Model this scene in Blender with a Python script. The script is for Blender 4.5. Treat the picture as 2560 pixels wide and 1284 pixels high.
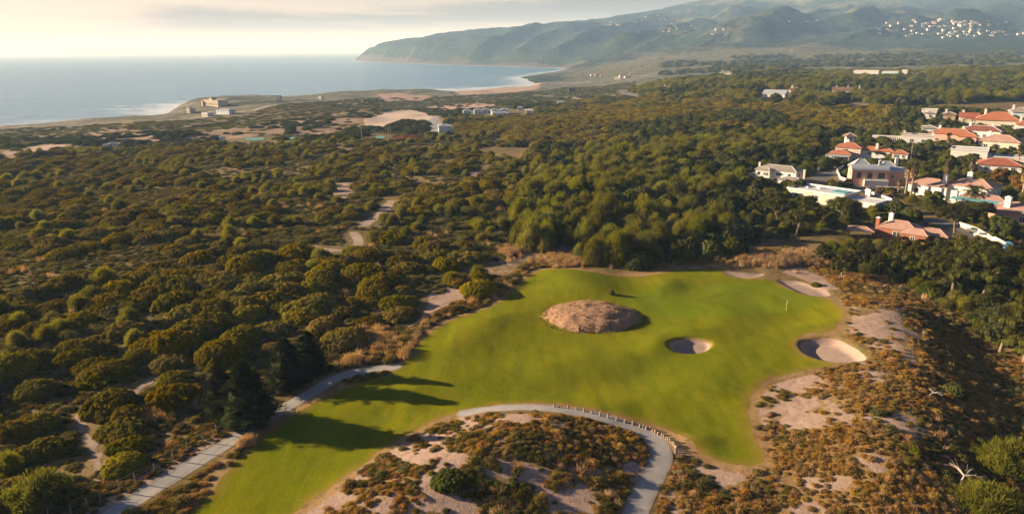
import bpy, math, random
import numpy as np
from mathutils import Matrix, Vector, Quaternion

# ------------------------------------------------------------------ camera, world, sun
scene = bpy.context.scene
for ob in list(bpy.data.objects):
    bpy.data.objects.remove(ob)
COL = scene.collection
rad = math.radians
CAM_Z = 52.0
FPX = 1828.0                      # focal length in pixels of the 2560 wide photograph
PITCH = math.atan(520.0 / FPX)
ROLL = rad(-0.51)
_f = np.array([0, math.cos(PITCH), -math.sin(PITCH)])
_r0 = np.array([1.0, 0, 0]); _u0 = np.array([0, math.sin(PITCH), math.cos(PITCH)])
_r = math.cos(ROLL) * _r0 + math.sin(ROLL) * _u0
_u = -math.sin(ROLL) * _r0 + math.cos(ROLL) * _u0
cam_d = bpy.data.cameras.new('camera'); cam = bpy.data.objects.new('camera', cam_d); COL.objects.link(cam)
cam.matrix_world = Matrix(((_r[0], _u[0], -_f[0], 0), (_r[1], _u[1], -_f[1], 0), (_r[2], _u[2], -_f[2], CAM_Z), (0, 0, 0, 1)))
cam_d.sensor_width = 36.0; cam_d.lens = 36.0 * FPX / 2560.0
cam_d.clip_start = 1.0; cam_d.clip_end = 120000.0
scene.camera = cam

SUN_EL, SUN_AZ = 15.0, 75.0       # azimuth counted from straight ahead towards the left
to_sun = Vector((-math.sin(rad(SUN_AZ)) * math.cos(rad(SUN_EL)), math.cos(rad(SUN_AZ)) * math.cos(rad(SUN_EL)), math.sin(rad(SUN_EL))))
sun_d = bpy.data.lights.new('sun', 'SUN'); sun_d.energy = 5.0; sun_d.angle = rad(0.55); sun_d.color = (1.0, 0.79, 0.54)
sun = bpy.data.objects.new('sun', sun_d); COL.objects.link(sun)
sun.rotation_euler = to_sun.to_track_quat('Z', 'Y').to_euler()

world = bpy.data.worlds.new('World'); scene.world = world; world.use_nodes = True
EXPOSURE = 1.97
CLOUD_OFS = 5.2
SKY_STRENGTH = 0.050
HAZE_DENSITY = 1.0e-4
def build_world():
    nt = world.node_tree; nt.nodes.clear(); N = nt.nodes.new; L = nt.links.new
    out = N('ShaderNodeOutputWorld'); bg = N('ShaderNodeBackground'); bg.inputs['Strength'].default_value = SKY_STRENGTH
    sky = N('ShaderNodeTexSky'); sky.sky_type = 'NISHITA'; sky.sun_disc = False
    sky.sun_elevation = rad(SUN_EL); sky.sun_rotation = rad(360 - SUN_AZ)
    sky.air_density = 1.4; sky.dust_density = 0.15; sky.ozone_density = 1.5; sky.altitude = 50
    # thin layered cloud sheets: noise laid on a plane high above (direction / height)
    tc = N('ShaderNodeTexCoord'); sep = N('ShaderNodeSeparateXYZ'); L(tc.outputs['Generated'], sep.inputs[0])
    def math_(op, a, b=None, c=None, clamp=False):
        m = N('ShaderNodeMath'); m.operation = op; m.use_clamp = clamp
        for i, v in enumerate((a, b, c)):
            if v is None: continue
            if isinstance(v, (int, float)): m.inputs[i].default_value = v
            else: L(v, m.inputs[i])
        return m.outputs[0]
    z = math_('MAXIMUM', sep.outputs[2], 0.0)
    az = math_('ARCTAN2', sep.outputs[0], sep.outputs[1])
    # long stratus bands, tilted slightly, thinning upward
    cmb = N('ShaderNodeCombineXYZ'); L(math_('MULTIPLY', az, 1.7), cmb.inputs[0])
    L(math_('ADD', math_('MULTIPLY', math_('POWER', math_('ADD', z, 0.012), 0.62), 14.5), math_('MULTIPLY_ADD', az, 0.9, CLOUD_OFS)), cmb.inputs[1])
    no = N('ShaderNodeTexNoise'); no.inputs['Scale'].default_value = 1.0; no.inputs['Detail'].default_value = 6; no.inputs['Roughness'].default_value = 0.55
    no.inputs['Distortion'].default_value = 0.35
    L(cmb.outputs[0], no.inputs['Vector'])
    mr = N('ShaderNodeMapRange'); mr.interpolation_type = 'SMOOTHSTEP'
    mr.inputs['From Min'].default_value = 0.44; mr.inputs['From Max'].default_value = 0.62
    mr.inputs['To Max'].default_value = 0.9
    L(no.outputs[0], mr.inputs[0])
    hz = N('ShaderNodeMapRange'); hz.interpolation_type = 'SMOOTHSTEP'
    hz.inputs['From Min'].default_value = 0.004; hz.inputs['From Max'].default_value = 0.034; L(z, hz.inputs[0])
    fac = math_('MULTIPLY', mr.outputs[0], hz.outputs[0])
    mix = N('ShaderNodeMix'); mix.data_type = 'RGBA'; mix.blend_type = 'MULTIPLY'
    L(fac, mix.inputs['Factor']); L(sky.outputs[0], mix.inputs[6]); mix.inputs[7].default_value = (0.30, 0.32, 0.38, 1)
    # slight saturation gain, then a tint multiplied in that dims and recolours the sky
    hsv = N('ShaderNodeHueSaturation'); hsv.inputs['Saturation'].default_value = 1.05; hsv.inputs['Value'].default_value = 1.0
    L(mix.outputs[2], hsv.inputs['Color'])
    tint = N('ShaderNodeMix'); tint.data_type = 'RGBA'; tint.blend_type = 'MULTIPLY'; tint.inputs['Factor'].default_value = 1.0
    L(hsv.outputs[0], tint.inputs[6]); tint.inputs[7].default_value = (0.58, 0.475, 0.66, 1)
    L(tint.outputs[2], bg.inputs['Color']); L(bg.outputs[0], out.inputs['Surface'])
build_world()
vs = scene.view_settings; vs.view_transform = 'Standard'; vs.look = 'None'; vs.exposure = EXPOSURE; vs.gamma = 1.0; vs.use_curve_mapping = False
scene.render.engine = 'CYCLES'
scene.cycles.use_denoising = True
scene.cycles.max_bounces = 6; scene.cycles.diffuse_bounces = 2; scene.cycles.glossy_bounces = 2
scene.cycles.transmission_bounces = 4; scene.cycles.volume_bounces = 0; scene.cycles.transparent_max_bounces = 8
scene.cycles.sample_clamp_indirect = 6.0

random.seed(7)
rng = np.random.default_rng(11)

# ------------------------------------------------------------------ noise and projection helpers
def _hash2(ix, iy, seed):
    h = (ix.astype(np.int64) * 374761393 + iy.astype(np.int64) * 668265263 + seed * 974711) & 0x7fffffff
    h = ((h ^ (h >> 13)) * 1274126177) & 0x7fffffff
    return ((h ^ (h >> 16)) & 0xffff) / 65535.0
def vnoise(x, y, seed=0):
    x = np.asarray(x, float); y = np.asarray(y, float)
    ix = np.floor(x); iy = np.floor(y); fx = x - ix; fy = y - iy
    fx = fx * fx * fx * (fx * (fx * 6 - 15) + 10); fy = fy * fy * fy * (fy * (fy * 6 - 15) + 10)
    a = _hash2(ix, iy, seed); b = _hash2(ix + 1, iy, seed); c = _hash2(ix, iy + 1, seed); d = _hash2(ix + 1, iy + 1, seed)
    return (a + (b - a) * fx) * (1 - fy) + (c + (d - c) * fx) * fy
def fbm(x, y, scale, seed=0, octv=4, gain=0.5):
    x = np.asarray(x, float) / scale; y = np.asarray(y, float) / scale
    s = 0.0; a = 1.0; t = 0.0
    for o in range(octv):
        s = s + a * vnoise(x + 17.3 * o, y - 9.7 * o, seed + o); t += a
        a *= gain; x = x * 2.03; y = y * 2.03
    return s / t                                     # 0..1, mean .5
def sstep(a, b, x):
    t = np.clip((x - a) / (b - a), 0, 1); return t * t * (3 - 2 * t)

def ray(px, py):
    a = (np.asarray(px, float) - 1280.0) / FPX; b = -(np.asarray(py, float) - 642.0) / FPX
    return _f[None, :] + a[..., None] * _r[None, :] + b[..., None] * _u[None, :]
def project(x, y, z):
    d = np.stack([np.asarray(x, float), np.asarray(y, float), np.asarray(z, float) - CAM_Z], -1)
    w = d @ _f; w = np.where(w < 1e-3, 1e-3, w)
    return 1280 + FPX * (d @ _r) / w, 642 - FPX * (d @ _u) / w, w
def plane_hit(px, py, z):
    d = ray(np.atleast_1d(px), np.atleast_1d(py)); t = (z - CAM_Z) / d[:, 2]
    return d[:, 0] * t, d[:, 1] * t
def azi(px, py=140.0):
    d = ray(np.array([px]), np.array([py]))[0]; return math.atan2(d[0], d[1])
def z_for(px, py, r):
    d = ray(np.array([px]), np.array([py]))[0]; return CAM_Z + r * d[2] / math.hypot(d[0], d[1])

# ------------------------------------------------------------------ terrain
SEA = -28.0
def Y(y): return ('y', y)
TABLE = {   # photograph column: [(ground distance, height or the picture row that ground shows at)]
 -500: [(60, 0), (250, 0), (400, -4), (600, -11), (800, -20), (1000, -24), (9000, -26)],
    0: [(60, 0), (250, 0), (400, -4), (600, -11), (760, -19), (860, -24), (9000, -26)],
  300: [(60, 0), (260, 0), (400, -4), (600, -10), (800, -17), (930, -21), (9000, -24)],
  540: [(60, 0), (260, 0), (400, -3), (600, -9), (800, -14), (960, -16), (1050, -17), (9000, -22)],
  900: [(60, 0), (260, 0), (400, -3), (600, -8), (800, -13), (1000, -17), (1200, -19), (5580, -22), (5700, Y(128)), (6000, Y(122)), (9000, Y(122))],
  960: [(60, 0), (260, 0), (400, -3), (600, -8), (800, -13), (1000, -17), (1250, -18), (5000, -22), (5150, Y(138)), (5400, Y(112)), (6000, Y(112)), (9000, Y(118))],
 1050: [(60, 0), (260, 0), (400, -3), (600, -8), (800, -13), (1000, -17), (1300, -20), (4480, -22), (4600, Y(145)), (4950, Y(97)), (5400, Y(94)), (9000, Y(108))],
 1200: [(60, 0), (260, 0), (400, -3), (600, -8), (800, -12), (1000, -16), (1400, -22), (3860, -24), (4000, Y(148)), (4350, Y(104)), (4750, Y(81)), (5300, Y(82)), (9000, Y(95))],
 1400: [(60, 0), (260, 0), (400, -2), (600, -6), (800, -10), (1000, -13), (1300, -18), (1700, -23), (3300, -25), (3500, Y(152)), (3900, Y(112)), (4350, Y(78)), (4800, Y(62)), (9000, Y(75))],
 1500: [(60, 0), (260, 0), (400, -1), (600, -4), (800, -7), (1000, -9), (1300, -13), (1800, -18), (2500, -14), (3000, Y(163)), (3400, Y(140)), (3900, Y(103)), (4400, Y(72)), (4900, Y(52)), (9000, Y(60))],
 1650: [(60, 0), (260, 0), (400, 1), (600, 1), (800, 2), (1000, 3), (1300, -2), (1800, -2), (2300, 4), (2900, Y(148)), (3500, Y(120)), (4000, Y(86)), (4500, Y(56)), (5000, Y(29)), (9000, Y(40))],
 1850: [(60, 0), (260, 1), (400, 3), (600, 6), (800, 8), (1100, 13), (1400, 6), (1800, 7), (2300, Y(148)), (2900, Y(126)), (3500, Y(100)), (4000, Y(74)), (4600, Y(40)), (5300, Y(-22)), (9000, Y(-15))],
 2200: [(60, 0), (260, 1), (400, 4), (600, 8), (800, 11), (1200, 15), (1600, 9), (2000, Y(152)), (2600, Y(134)), (3200, Y(112)), (4000, Y(84)), (4600, Y(58)), (5500, Y(-60)), (9000, Y(-60))],
 2560: [(60, 0), (260, 1), (400, 4), (600, 8), (800, 11), (1250, 16), (1600, 12), (2000, Y(151)), (2600, Y(130)), (3200, Y(104)), (3800, Y(78)), (4500, Y(46)), (5500, Y(-70)), (9000, Y(-70))],
 3200: [(60, 0), (260, 1), (400, 4), (600, 8), (800, 11), (1250, 15), (2000, 22), (2600, 40), (3200, 80), (4500, 190), (5500, 300), (9000, 330)],
}
def _build_table():
    cols = sorted(TABLE); az = np.array([azi(c) for c in cols])
    lr = np.linspace(math.log(40), math.log(9500), 520)
    Z = []
    for c in cols:
        rr = np.array([math.log(k[0]) for k in TABLE[c]])
        zz = np.array([z_for(c, k[1][1], k[0]) if isinstance(k[1], tuple) else k[1] for k in TABLE[c]], float)
        Z.append(np.interp(lr, rr, zz))
    Z = np.array(Z)
    ag = np.linspace(az[0], az[-1], 400)
    G = np.empty((400, 520))
    for j in range(520): G[:, j] = np.interp(ag, az, Z[:, j])
    k = np.array([1, 2, 3, 2, 1.0]); k /= k.sum()
    for _ in range(2):
        P = np.pad(G, ((2, 2), (0, 0)), mode='edge'); G = sum(k[i] * P[i:i + 400] for i in range(5))
    P = np.pad(G, ((0, 0), (2, 2)), mode='edge'); G = sum(k[i] * P[:, i:i + 520] for i in range(5))
    return ag, lr, G
AG, LR, TG = _build_table()
def table_z(x, y):
    a = np.arctan2(x, y); r = np.log(np.maximum(np.hypot(x, y), 41))
    u = np.clip((a - AG[0]) / (AG[-1] - AG[0]) * 399, 0, 398.999); v = np.clip((r - LR[0]) / (LR[-1] - LR[0]) * 519, 0, 518.999)
    i = u.astype(int); j = v.astype(int); fu = u - i; fv = v - j
    return (TG[i, j] * (1 - fu) + TG[i + 1, j] * fu) * (1 - fv) + (TG[i, j + 1] * (1 - fu) + TG[i + 1, j + 1] * fu) * fv

def poly_sdf(x, y, P, closed=True):
    """signed distance to polygon P (negative inside); unsigned for open polylines"""
    P = np.asarray(P, float); n = len(P); d2 = np.full(x.shape, 1e18); inside = np.zeros(x.shape, bool)
    for i in range(n if closed else n - 1):
        ax, ay = P[i]; bx, by = P[(i + 1) % n]
        ex, ey = bx - ax, by - ay; wx = x - ax; wy = y - ay
        t = np.clip((wx * ex + wy * ey) / (ex * ex + ey * ey + 1e-12), 0, 1)
        d2 = np.minimum(d2, (wx - ex * t) ** 2 + (wy - ey * t) ** 2)
        if closed:
            c = (ay > y) != (by > y)
            with np.errstate(divide='ignore', invalid='ignore'):
                inside ^= c & (x < (bx - ax) * (y - ay) / (by - ay + 1e-30) + ax)
    d = np.sqrt(d2)
    return np.where(inside, -d, d) if closed else d
def in_poly(x, y, P):
    P = np.asarray(P, float); ins = np.zeros(np.shape(x), bool); n = len(P)
    for i in range(n):
        ax, ay = P[i]; bx, by = P[(i + 1) % n]
        c = (ay > y) != (by > y)
        ins ^= c & (x < (bx - ax) * (y - ay) / (by - ay + 1e-30) + ax)
    return ins
def smooth_poly(P, it=2, closed=True):
    P = np.asarray(P, float)
    for _ in range(it):
        if closed:
            Q = np.roll(P, -1, 0); P = np.stack([P * .75 + Q * .25, P * .25 + Q * .75], 1).reshape(-1, 2)
        else:
            A, B = P[:-1], P[1:]; M = np.stack([A * .75 + B * .25, A * .25 + B * .75], 1).reshape(-1, 2)
            P = np.vstack([P[:1], M, P[-1:]])
    return P

# the coast, traced at sea level
_cp = [(0, 321), (150, 315), (300, 304), (395, 297), (430, 287), (440, 272), (470, 262), (560, 250), (640, 246), (720, 248), (800, 243), (900, 238), (1000, 236),
       (1100, 236), (1200, 231), (1270, 225), (1330, 217), (1345, 210), (1318, 203), (1305, 194), (1345, 187), (1420, 176), (1445, 172),
       (1400, 169.5), (1300, 167), (1200, 164), (1100, 161.5), (1000, 157.5), (930, 154), (905, 152.5)]
_cx, _cy = plane_hit([p[0] for p in _cp], [p[1] for p in _cp], SEA)
LAND = [(-2600, -2600), (-1700, 300), (-900, 620)] + list(zip(_cx, _cy)) + [(-1250, 6100), (-900, 7000), (-400, 9500), (12000, 12000), (12000, -12000), (-2600, -12000)]
LAND = np.array(LAND)
def land_sdf(x, y):
    d = poly_sdf(x, y, LAND)
    return d + (fbm(x, y, 60, 5, 3) - .5) * 26 * sstep(400, 900, np.hypot(x, y))

GAUSS = []   # local hills: (x, y, radius x, radius y, rotation, height)
def hill(px, py, rx, ry, rot, h):
    gx, gy = plane_hit(px, py, 0.0); GAUSS.append((gx[0], gy[0], rx, ry, rad(rot), h))
hill(1455, 715, 7.5, 8, 20, 1.5)         # knoll behind the mound
hill(1400, 690, 9, 5, 0, 1.0)
hill(1330, 1130, 13, 12, 20, 2.6)        # dune inside the loop of the path
hill(1050, 1230, 12, 8, 35, 1.5)
hill(1745, 1110, 3.2, 2.2, 0, 0.6)
hill(2205, 800, 10, 13, 0, 2.2)          # dune ridge on the right
hill(2270, 900, 11, 14, -10, 2.0)
hill(2260, 1040, 11, 16, -10, 1.8)
hill(2200, 1190, 10, 12, -10, 2.0)
hill(2560, 900, 16, 40, -12, -2.4)
hill(2620, 1150, 16, 30, -12, -1.6)
hill(1950, 655, 16, 7, 0, 1.4)
hill(1725, 838, 7, 3.2, 0, 0.7)          # rise behind the pot bunker
hill(1640, 868, 3.4, 4, 0, 0.8)
hill(1830, 800, 9, 5, -20, 0.5)
hill(2060, 832, 6, 3, -12, 0.7)
hill(1760, 716, 12, 6, 0, -0.5)
hill(1660, 720, 4.0, 7, -25, 0.8)
hill(1150, 860, 10, 6, 40, 0.9)
hill(1240, 800, 8, 4, 45, 0.7)
hill(1020, 985, 10, 5, 20, 0.6)
hill(1420, 905, 16, 6, 10, 0.5)
hill(1560, 960, 14, 5, 10, -0.4)
hill(1740, 960, 14, 6, 30, 0.4)
# mountain spurs: polylines in (photo column, distance), width, height
SPURS = []
def spur(pts, w, h):
    P = []
    for c, r in pts:
        a = azi(c, 80); P.append((r * math.sin(a), r * math.cos(a)))
    SPURS.append((np.array(P), w, h))
spur([(1560, 3250), (1750, 4000), (1980, 4900)], 150, 55)
spur([(1880, 3150), (2000, 3900), (2160, 4800)], 150, 60)
spur([(2130, 3500), (2260, 4300), (2420, 5200)], 170, 75)
spur([(1700, 2700), (1830, 3200), (1960, 3500)], 110, 26)
spur([(1980, 2600), (2120, 3000), (2280, 3300)], 110, 28)
spur([(1500, 2800), (1640, 3150), (1760, 3500)], 90, 22)
spur([(2180, 2300), (2350, 2700), (2500, 3000)], 110, 22)
spur([(1400, 3550), (1500, 4000), (1640, 4500)], 110, 40)
spur([(1180, 4020), (1280, 4350), (1400, 4700)], 90, 34)
spur([(1290, 3800), (1380, 4150), (1480, 4500)], 80, 30)
spur([(1080, 4520), (1140, 4750), (1250, 5000)], 80, 26)
spur([(2380, 3300), (2480, 4100), (2640, 5000)], 160, 60)
MND = plane_hit(1480, 792, 0.0); MND = (MND[0][0], MND[1][0])
MRX, MRY, MH = 9.6, 8.6, 2.1
def mound_rho(x, y):
    return np.hypot((x - MND[0]) / MRX, (y - MND[1]) / MRY) + (fbm(x, y, 3.0, 77, 3) - .5) * .20

def H0(x, y):
    x = np.asarray(x, float); y = np.asarray(y, float)
    r = np.hypot(x, y); z = table_z(x, y)
    for gx, gy, rx, ry, ro, h in GAUSS:
        c, s = math.cos(ro), math.sin(ro)
        u = ((x - gx) * c + (y - gy) * s) / rx; v = (-(x - gx) * s + (y - gy) * c) / ry
        q = u * u + v * v
        z = z + np.where(q < 12, h * np.exp(-q), 0)
    # rolling dunes outside the fairway
    z = z + (fbm(x, y, 38, 21, 3) - .5) * 2.2 * sstep(150, 230, r) * (1 - sstep(1200, 2000, r))
    z = z + (fbm(x, y, 95, 25, 3) - .5) * 9.0 * sstep(330, 600, r) * (1 - sstep(1300, 2400, r))
    z = z + (fbm(x, y, 7, 28, 3) - .5) * 0.7 * sstep(60, 90, r) * (1 - sstep(400, 700, r)) * 0.6
    rho = mound_rho(x, y); z = z + MH * np.clip(1 - rho ** 2.4, 0, 1) ** 0.8 + (fbm(x, y, 1.6, 79, 3) - .5) * .55 * np.clip((1 - rho) * 3, 0, 1)
    m = sstep(2000, 3200, r)
    if np.any(m > 0):
        for P, w, h in SPURS:
            d = poly_sdf(x, y, P, False) + (fbm(x, y, 260, 61, 3) - .5) * w * 1.2
            z = z + m * h * 1.35 * (1 - .75 * sstep(4200, 4900, r)) * np.exp(-(np.maximum(d, 0) / w) ** 1.25)
        rd = 1 - np.abs(2 * fbm(x + 0.35 * y, y, 520, 33, 5, 0.52) - 1)
        z = z + m * (rd - .72) * 60 * np.clip((z + 10) / 120, .12, 1)
        z = z + m * (fbm(x, y, 130, 41, 4) - .5) * 22 * np.clip((z + 10) / 90, .2, 1)
    z = np.where(z > 400, 400 + 40 * (1 - np.exp(-(z - 400) / 40)), z)
    s = land_sdf(x, y)
    far = sstep(3000, 3400, r)
    w = 26 + 90 * far
    k = np.clip(-s / w, 0, 1); k = np.sqrt(k) * (1 - far) + (k ** 0.75) * far
    zl = SEA - 1.0 + (z - SEA + 1.0) * k
    return np.where(s < 0, np.maximum(zl, SEA - 1.0), SEA - 1.0 - np.clip(s * .15, 0, 8))

def trace(px, py, fn=None):
    """picture points -> points on the terrain (first crossing along each ray)"""
    fn = fn or H0
    px = np.atleast_1d(np.asarray(px, float)); py = np.atleast_1d(np.asarray(py, float))
    d = ray(px, py); d = d / np.hypot(d[:, 0], d[:, 1])[:, None]
    t = np.exp(np.linspace(math.log(45), math.log(9000), 520))
    X = d[:, 0:1] * t; Yy = d[:, 1:2] * t; Zr = CAM_Z + d[:, 2:3] * t
    below = Zr < fn(X.ravel(), Yy.ravel()).reshape(X.shape)
    i = np.where(below.any(1), below.argmax(1), len(t) - 1); i = np.maximum(i, 1)
    lo = t[i - 1].copy(); hi = t[i].copy()
    for _ in range(14):
        mid = (lo + hi) / 2; b = CAM_Z + d[:, 2] * mid < fn(d[:, 0] * mid, d[:, 1] * mid)
        hi = np.where(b, mid, hi); lo = np.where(b, lo, mid)
    return d[:, 0] * hi, d[:, 1] * hi
def tpoly(pts, it=2, closed=True):
    x, y = trace([p[0] for p in pts], [p[1] for p in pts]); return smooth_poly(np.stack([x, y], 1), it, closed)

# ------------------------------------------------------------------ traced outlines (photograph pixels)
FAIR = tpoly([(300, 1420), (470, 1284), (520, 1235), (570, 1180), (620, 1120), (660, 1082), (720, 1045), (790, 1003), (850, 972), (900, 952), (965, 938), (1005, 912), (1030, 880), (1060, 840), (1110, 806),
              (1160, 787), (1215, 772), (1258, 748), (1290, 715), (1320, 690), (1350, 676), (1400, 671), (1450, 674), (1500, 684), (1560, 690), (1610, 690), (1650, 682), (1700, 674), (1760, 669), (1800, 670),
              (1815, 685), (1850, 696), (1900, 696), (1930, 700), (1960, 718), (2010, 737), (2070, 744), (2098, 762), (2112, 785), (2104, 808), (2075, 828), (2010, 836), (1985, 856), (2000, 884), (2060, 905), (2090, 911),
              (2010, 925), (1950, 940), (1900, 955), (1880, 985), (1870, 1030), (1880, 1080), (1905, 1120), (1917, 1150), (1880, 1164), (1820, 1161), (1770, 1142), (1735, 1112), (1715, 1092),
              (1690, 1082), (1640, 1062), (1560, 1039), (1480, 1021), (1400, 1010), (1330, 1006), (1260, 1009), (1200, 1019), (1140, 1032), (1080, 1052), (1020, 1082), (960, 1121), (900, 1163), (840, 1208), (780, 1250), (730, 1284), (560, 1420)], 2)
BUNK = {
 'pot':  tpoly([(1668, 856), (1680, 846), (1710, 840), (1745, 841), (1775, 849), (1783, 860), (1770, 874), (1735, 883), (1700, 881), (1675, 870)]),
 'large': tpoly([(1990, 852), (2025, 842), (2080, 838), (2115, 848), (2150, 868), (2176, 890), (2165, 900), (2110, 905), (2050, 899), (2005, 880)]),
 'upper': tpoly([(1800, 677), (1830, 678), (1870, 680), (1915, 680), (1912, 688), (1885, 695), (1850, 695), (1820, 688)]),
 'side': tpoly([(1935, 697), (1960, 698), (2000, 700), (2040, 712), (2078, 728), (2082, 738), (2050, 741), (2010, 736), (1970, 718)]),
}
BDEPTH = {'pot': (1.0, 1.0), 'large': (1.25, 1.7), 'upper': (0.4, 1.4), 'side': (0.55, 1.6)}
PATH_A = tpoly([(150, 1365), (278, 1284), (395, 1212), (500, 1148), (597, 1091), (640, 1058), (702, 1026), (752, 996), (802, 966), (842, 943), (883, 931), (928, 922), (985, 916)], 2, False)
PATH_B = tpoly([(1165, 1032), (1200, 1025), (1260, 1019), (1320, 1017), (1390, 1022), (1460, 1033), (1530, 1050), (1590, 1070), (1632, 1092), (1652, 1120), (1654, 1145), (1640, 1178), (1618, 1215), (1600, 1250), (1586, 1290), (1560, 1380)], 2, False)

def H(x, y):
    x = np.asarray(x, float); y = np.asarray(y, float); z = H0(x, y)
    for k, P in BUNK.items():
        cx, cy = P.mean(0); near = np.hypot(x - cx, y - cy) < 26
        if not np.any(near): continue
        d = np.zeros(np.shape(x)); s = poly_sdf(x[near], y[near], P)
        D, w = BDEPTH[k]; d[near] = D * sstep(0.35, -w, s)
        z = z - d
    # the paths are levelled a little into the ground
    return z

# ------------------------------------------------------------------ materials
def new_mat(name):
    m = bpy.data.materials.new(name); m.use_nodes = True; nt = m.node_tree; nt.nodes.clear(); return m, nt
class NB:
    """small node-tree writer"""
    def __init__(s, nt): s.nt = nt
    def n(s, t, **kw):
        o = s.nt.nodes.new(t)
        for k, v in kw.items(): setattr(o, k, v)
        return o
    def l(s, a, b): s.nt.links.new(a, b)
    def put(s, sock, v):
        if v is None: return
        if hasattr(v, 'is_output') or isinstance(v, bpy.types.NodeSocket): s.l(v, sock)
        elif isinstance(v, (tuple, list)) and len(v) == 3 and sock.type == 'RGBA': sock.default_value = (*v, 1)
        else: sock.default_value = v
    def math(s, op, a, b=None, c=None, clamp=False):
        m = s.n('ShaderNodeMath', operation=op, use_clamp=clamp)
        for i, v in enumerate((a, b, c)): s.put(m.inputs[i], v)
        return m.outputs[0]
    def mix(s, f, a, b, bt='MIX'):
        m = s.n('ShaderNodeMix', data_type='RGBA', blend_type=bt)
        s.put(m.inputs[0], f); s.put(m.inputs[6], a); s.put(m.inputs[7], b); return m.outputs[2]
    def noise(s, scale, detail=4, rough=.55, vec=None, dist=0.0):
        m = s.n('ShaderNodeTexNoise'); m.inputs['Scale'].default_value = scale; m.inputs['Detail'].default_value = detail
        m.inputs['Roughness'].default_value = rough; m.inputs['Distortion'].default_value = dist
        if vec is not None: s.l(vec, m.inputs['Vector'])
        return m.outputs[0]
    def rng(s, v, a, b, c=0.0, d=1.0, smooth=True):
        m = s.n('ShaderNodeMapRange', interpolation_type='SMOOTHSTEP' if smooth else 'LINEAR')
        s.put(m.inputs[0], v); m.inputs[1].default_value = a; m.inputs[2].default_value = b; m.inputs[3].default_value = c; m.inputs[4].default_value = d
        return m.outputs[0]
    def attr(s, name, out=2):
        a = s.n('ShaderNodeAttribute', attribute_name=name); return a.outputs[out]
    def pos(s): return s.n('ShaderNodeNewGeometry').outputs['Position']
    def scaled(s, vec, sc):
        m = s.n('ShaderNodeMapping'); m.inputs['Scale'].default_value = sc; s.l(vec, m.inputs['Vector']); return m.outputs[0]
    def bump(s, h, strength=.5, dist=.1):
        b = s.n('ShaderNodeBump'); b.inputs['Strength'].default_value = strength; b.inputs['Distance'].default_value = dist; s.l(h, b.inputs['Height']); return b.outputs[0]
    def principled(s, col, rough=.85, nrm=None, spec=.2, **kw):
        p = s.n('ShaderNodeBsdfPrincipled'); s.put(p.inputs['Base Color'], col); s.put(p.inputs['Roughness'], rough)
        p.inputs['Specular IOR Level'].default_value = spec
        if nrm is not None: s.l(nrm, p.inputs['Normal'])
        for k, v in kw.items(): s.put(p.inputs[k], v)
        o = s.n('ShaderNodeOutputMaterial'); s.l(p.outputs[0], o.inputs[0]); return p
MAT = {}
def plain(name, col, rough=.8, var=.12, scale=1.5, bump=.0, spec=.25, bscale=6.0, metal=0.0):
    """a single-colour surface with weathering and grain"""
    m, nt = new_mat(name); b = NB(nt); P = b.n('ShaderNodeTexCoord').outputs['Object']
    nz = b.noise(scale, 5, .6, P); nz2 = b.noise(scale * .23, 3, .5, P)
    f = b.math('ADD', b.math('MULTIPLY', b.math('SUBTRACT', nz, .5), var * 2), b.math('MULTIPLY', b.math('SUBTRACT', nz2, .5), var * 2))
    c = b.mix(1.0, col, b.math('ADD', f, 1.0), 'MULTIPLY')
    nr = b.bump(b.noise(bscale, 5, .6, P), bump, .05) if bump else None
    b.principled(c, rough, nr, spec, Metallic=metal); MAT[name] = m; return m

SAND = (0.315, 0.228, 0.182); SAND2 = (0.255, 0.178, 0.135); LITTER = (0.135, 0.082, 0.033); OLIVE = (0.062, 0.070, 0.016); TAN = (0.255, 0.165, 0.075)
def mat_ground():
    m, nt = new_mat('ground_dune'); b = NB(nt); P = b.pos()
    n1 = b.noise(.9, 6, .62, P); n2 = b.noise(.12, 5, .6, P); n3 = b.noise(5.5, 4, .65, P); n4 = b.noise(.022, 4, .55, P); n5 = b.noise(.075, 5, .62, P)
    sand = b.mix(b.rng(n1, .35, .7), SAND, SAND2); sand = b.mix(b.rng(n3, .5, .72, 0, .55), sand, LITTER)
    lit = b.mix(b.rng(n1, .4, .62), LITTER, OLIVE); lit = b.mix(b.rng(n3, .45, .7, 0, .6), lit, TAN); lit = b.mix(b.rng(n2, .45, .7, 0, .7), lit, (0.072, 0.070, 0.024))
    tan = b.mix(b.rng(n2, .4, .65), TAN, (0.17, 0.10, 0.042)); tan = b.mix(b.rng(n1, .5, .68, 0, .75), tan, (0.085, 0.075, 0.028)); tan = b.mix(b.rng(n4, .45, .62, 0, .35), tan, (0.10, 0.085, 0.035))
    n6 = b.noise(.014, 6, .62, P, .5); cst = b.mix(b.rng(n6, .42, .58), (0.046, 0.060, 0.034), (0.108, 0.106, 0.074)); cst = b.mix(b.rng(n5, .54, .68, 0, .8), cst, (0.27, 0.235, 0.195)); tan = b.mix(b.attr('coast'), tan, cst)
    c = b.mix(b.attr('dry'), lit, tan)
    sm = b.math('ADD', b.attr('sand'), b.math('MULTIPLY', b.math('SUBTRACT', n1, .5), 1.1)); sm = b.math('ADD', sm, b.math('MULTIPLY', b.math('SUBTRACT', n3, .5), .7))
    c = b.mix(b.rng(sm, .42, .66), c, sand)
    wet = b.attr('shore'); c = b.mix(wet, c, (0.105, 0.088, 0.07))
    h = b.math('ADD', b.math('MULTIPLY', n1, .6), b.math('MULTIPLY', n3, .3))
    b.principled(c, .95, b.bump(h, .75, .35), .1); MAT['ground'] = m
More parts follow.
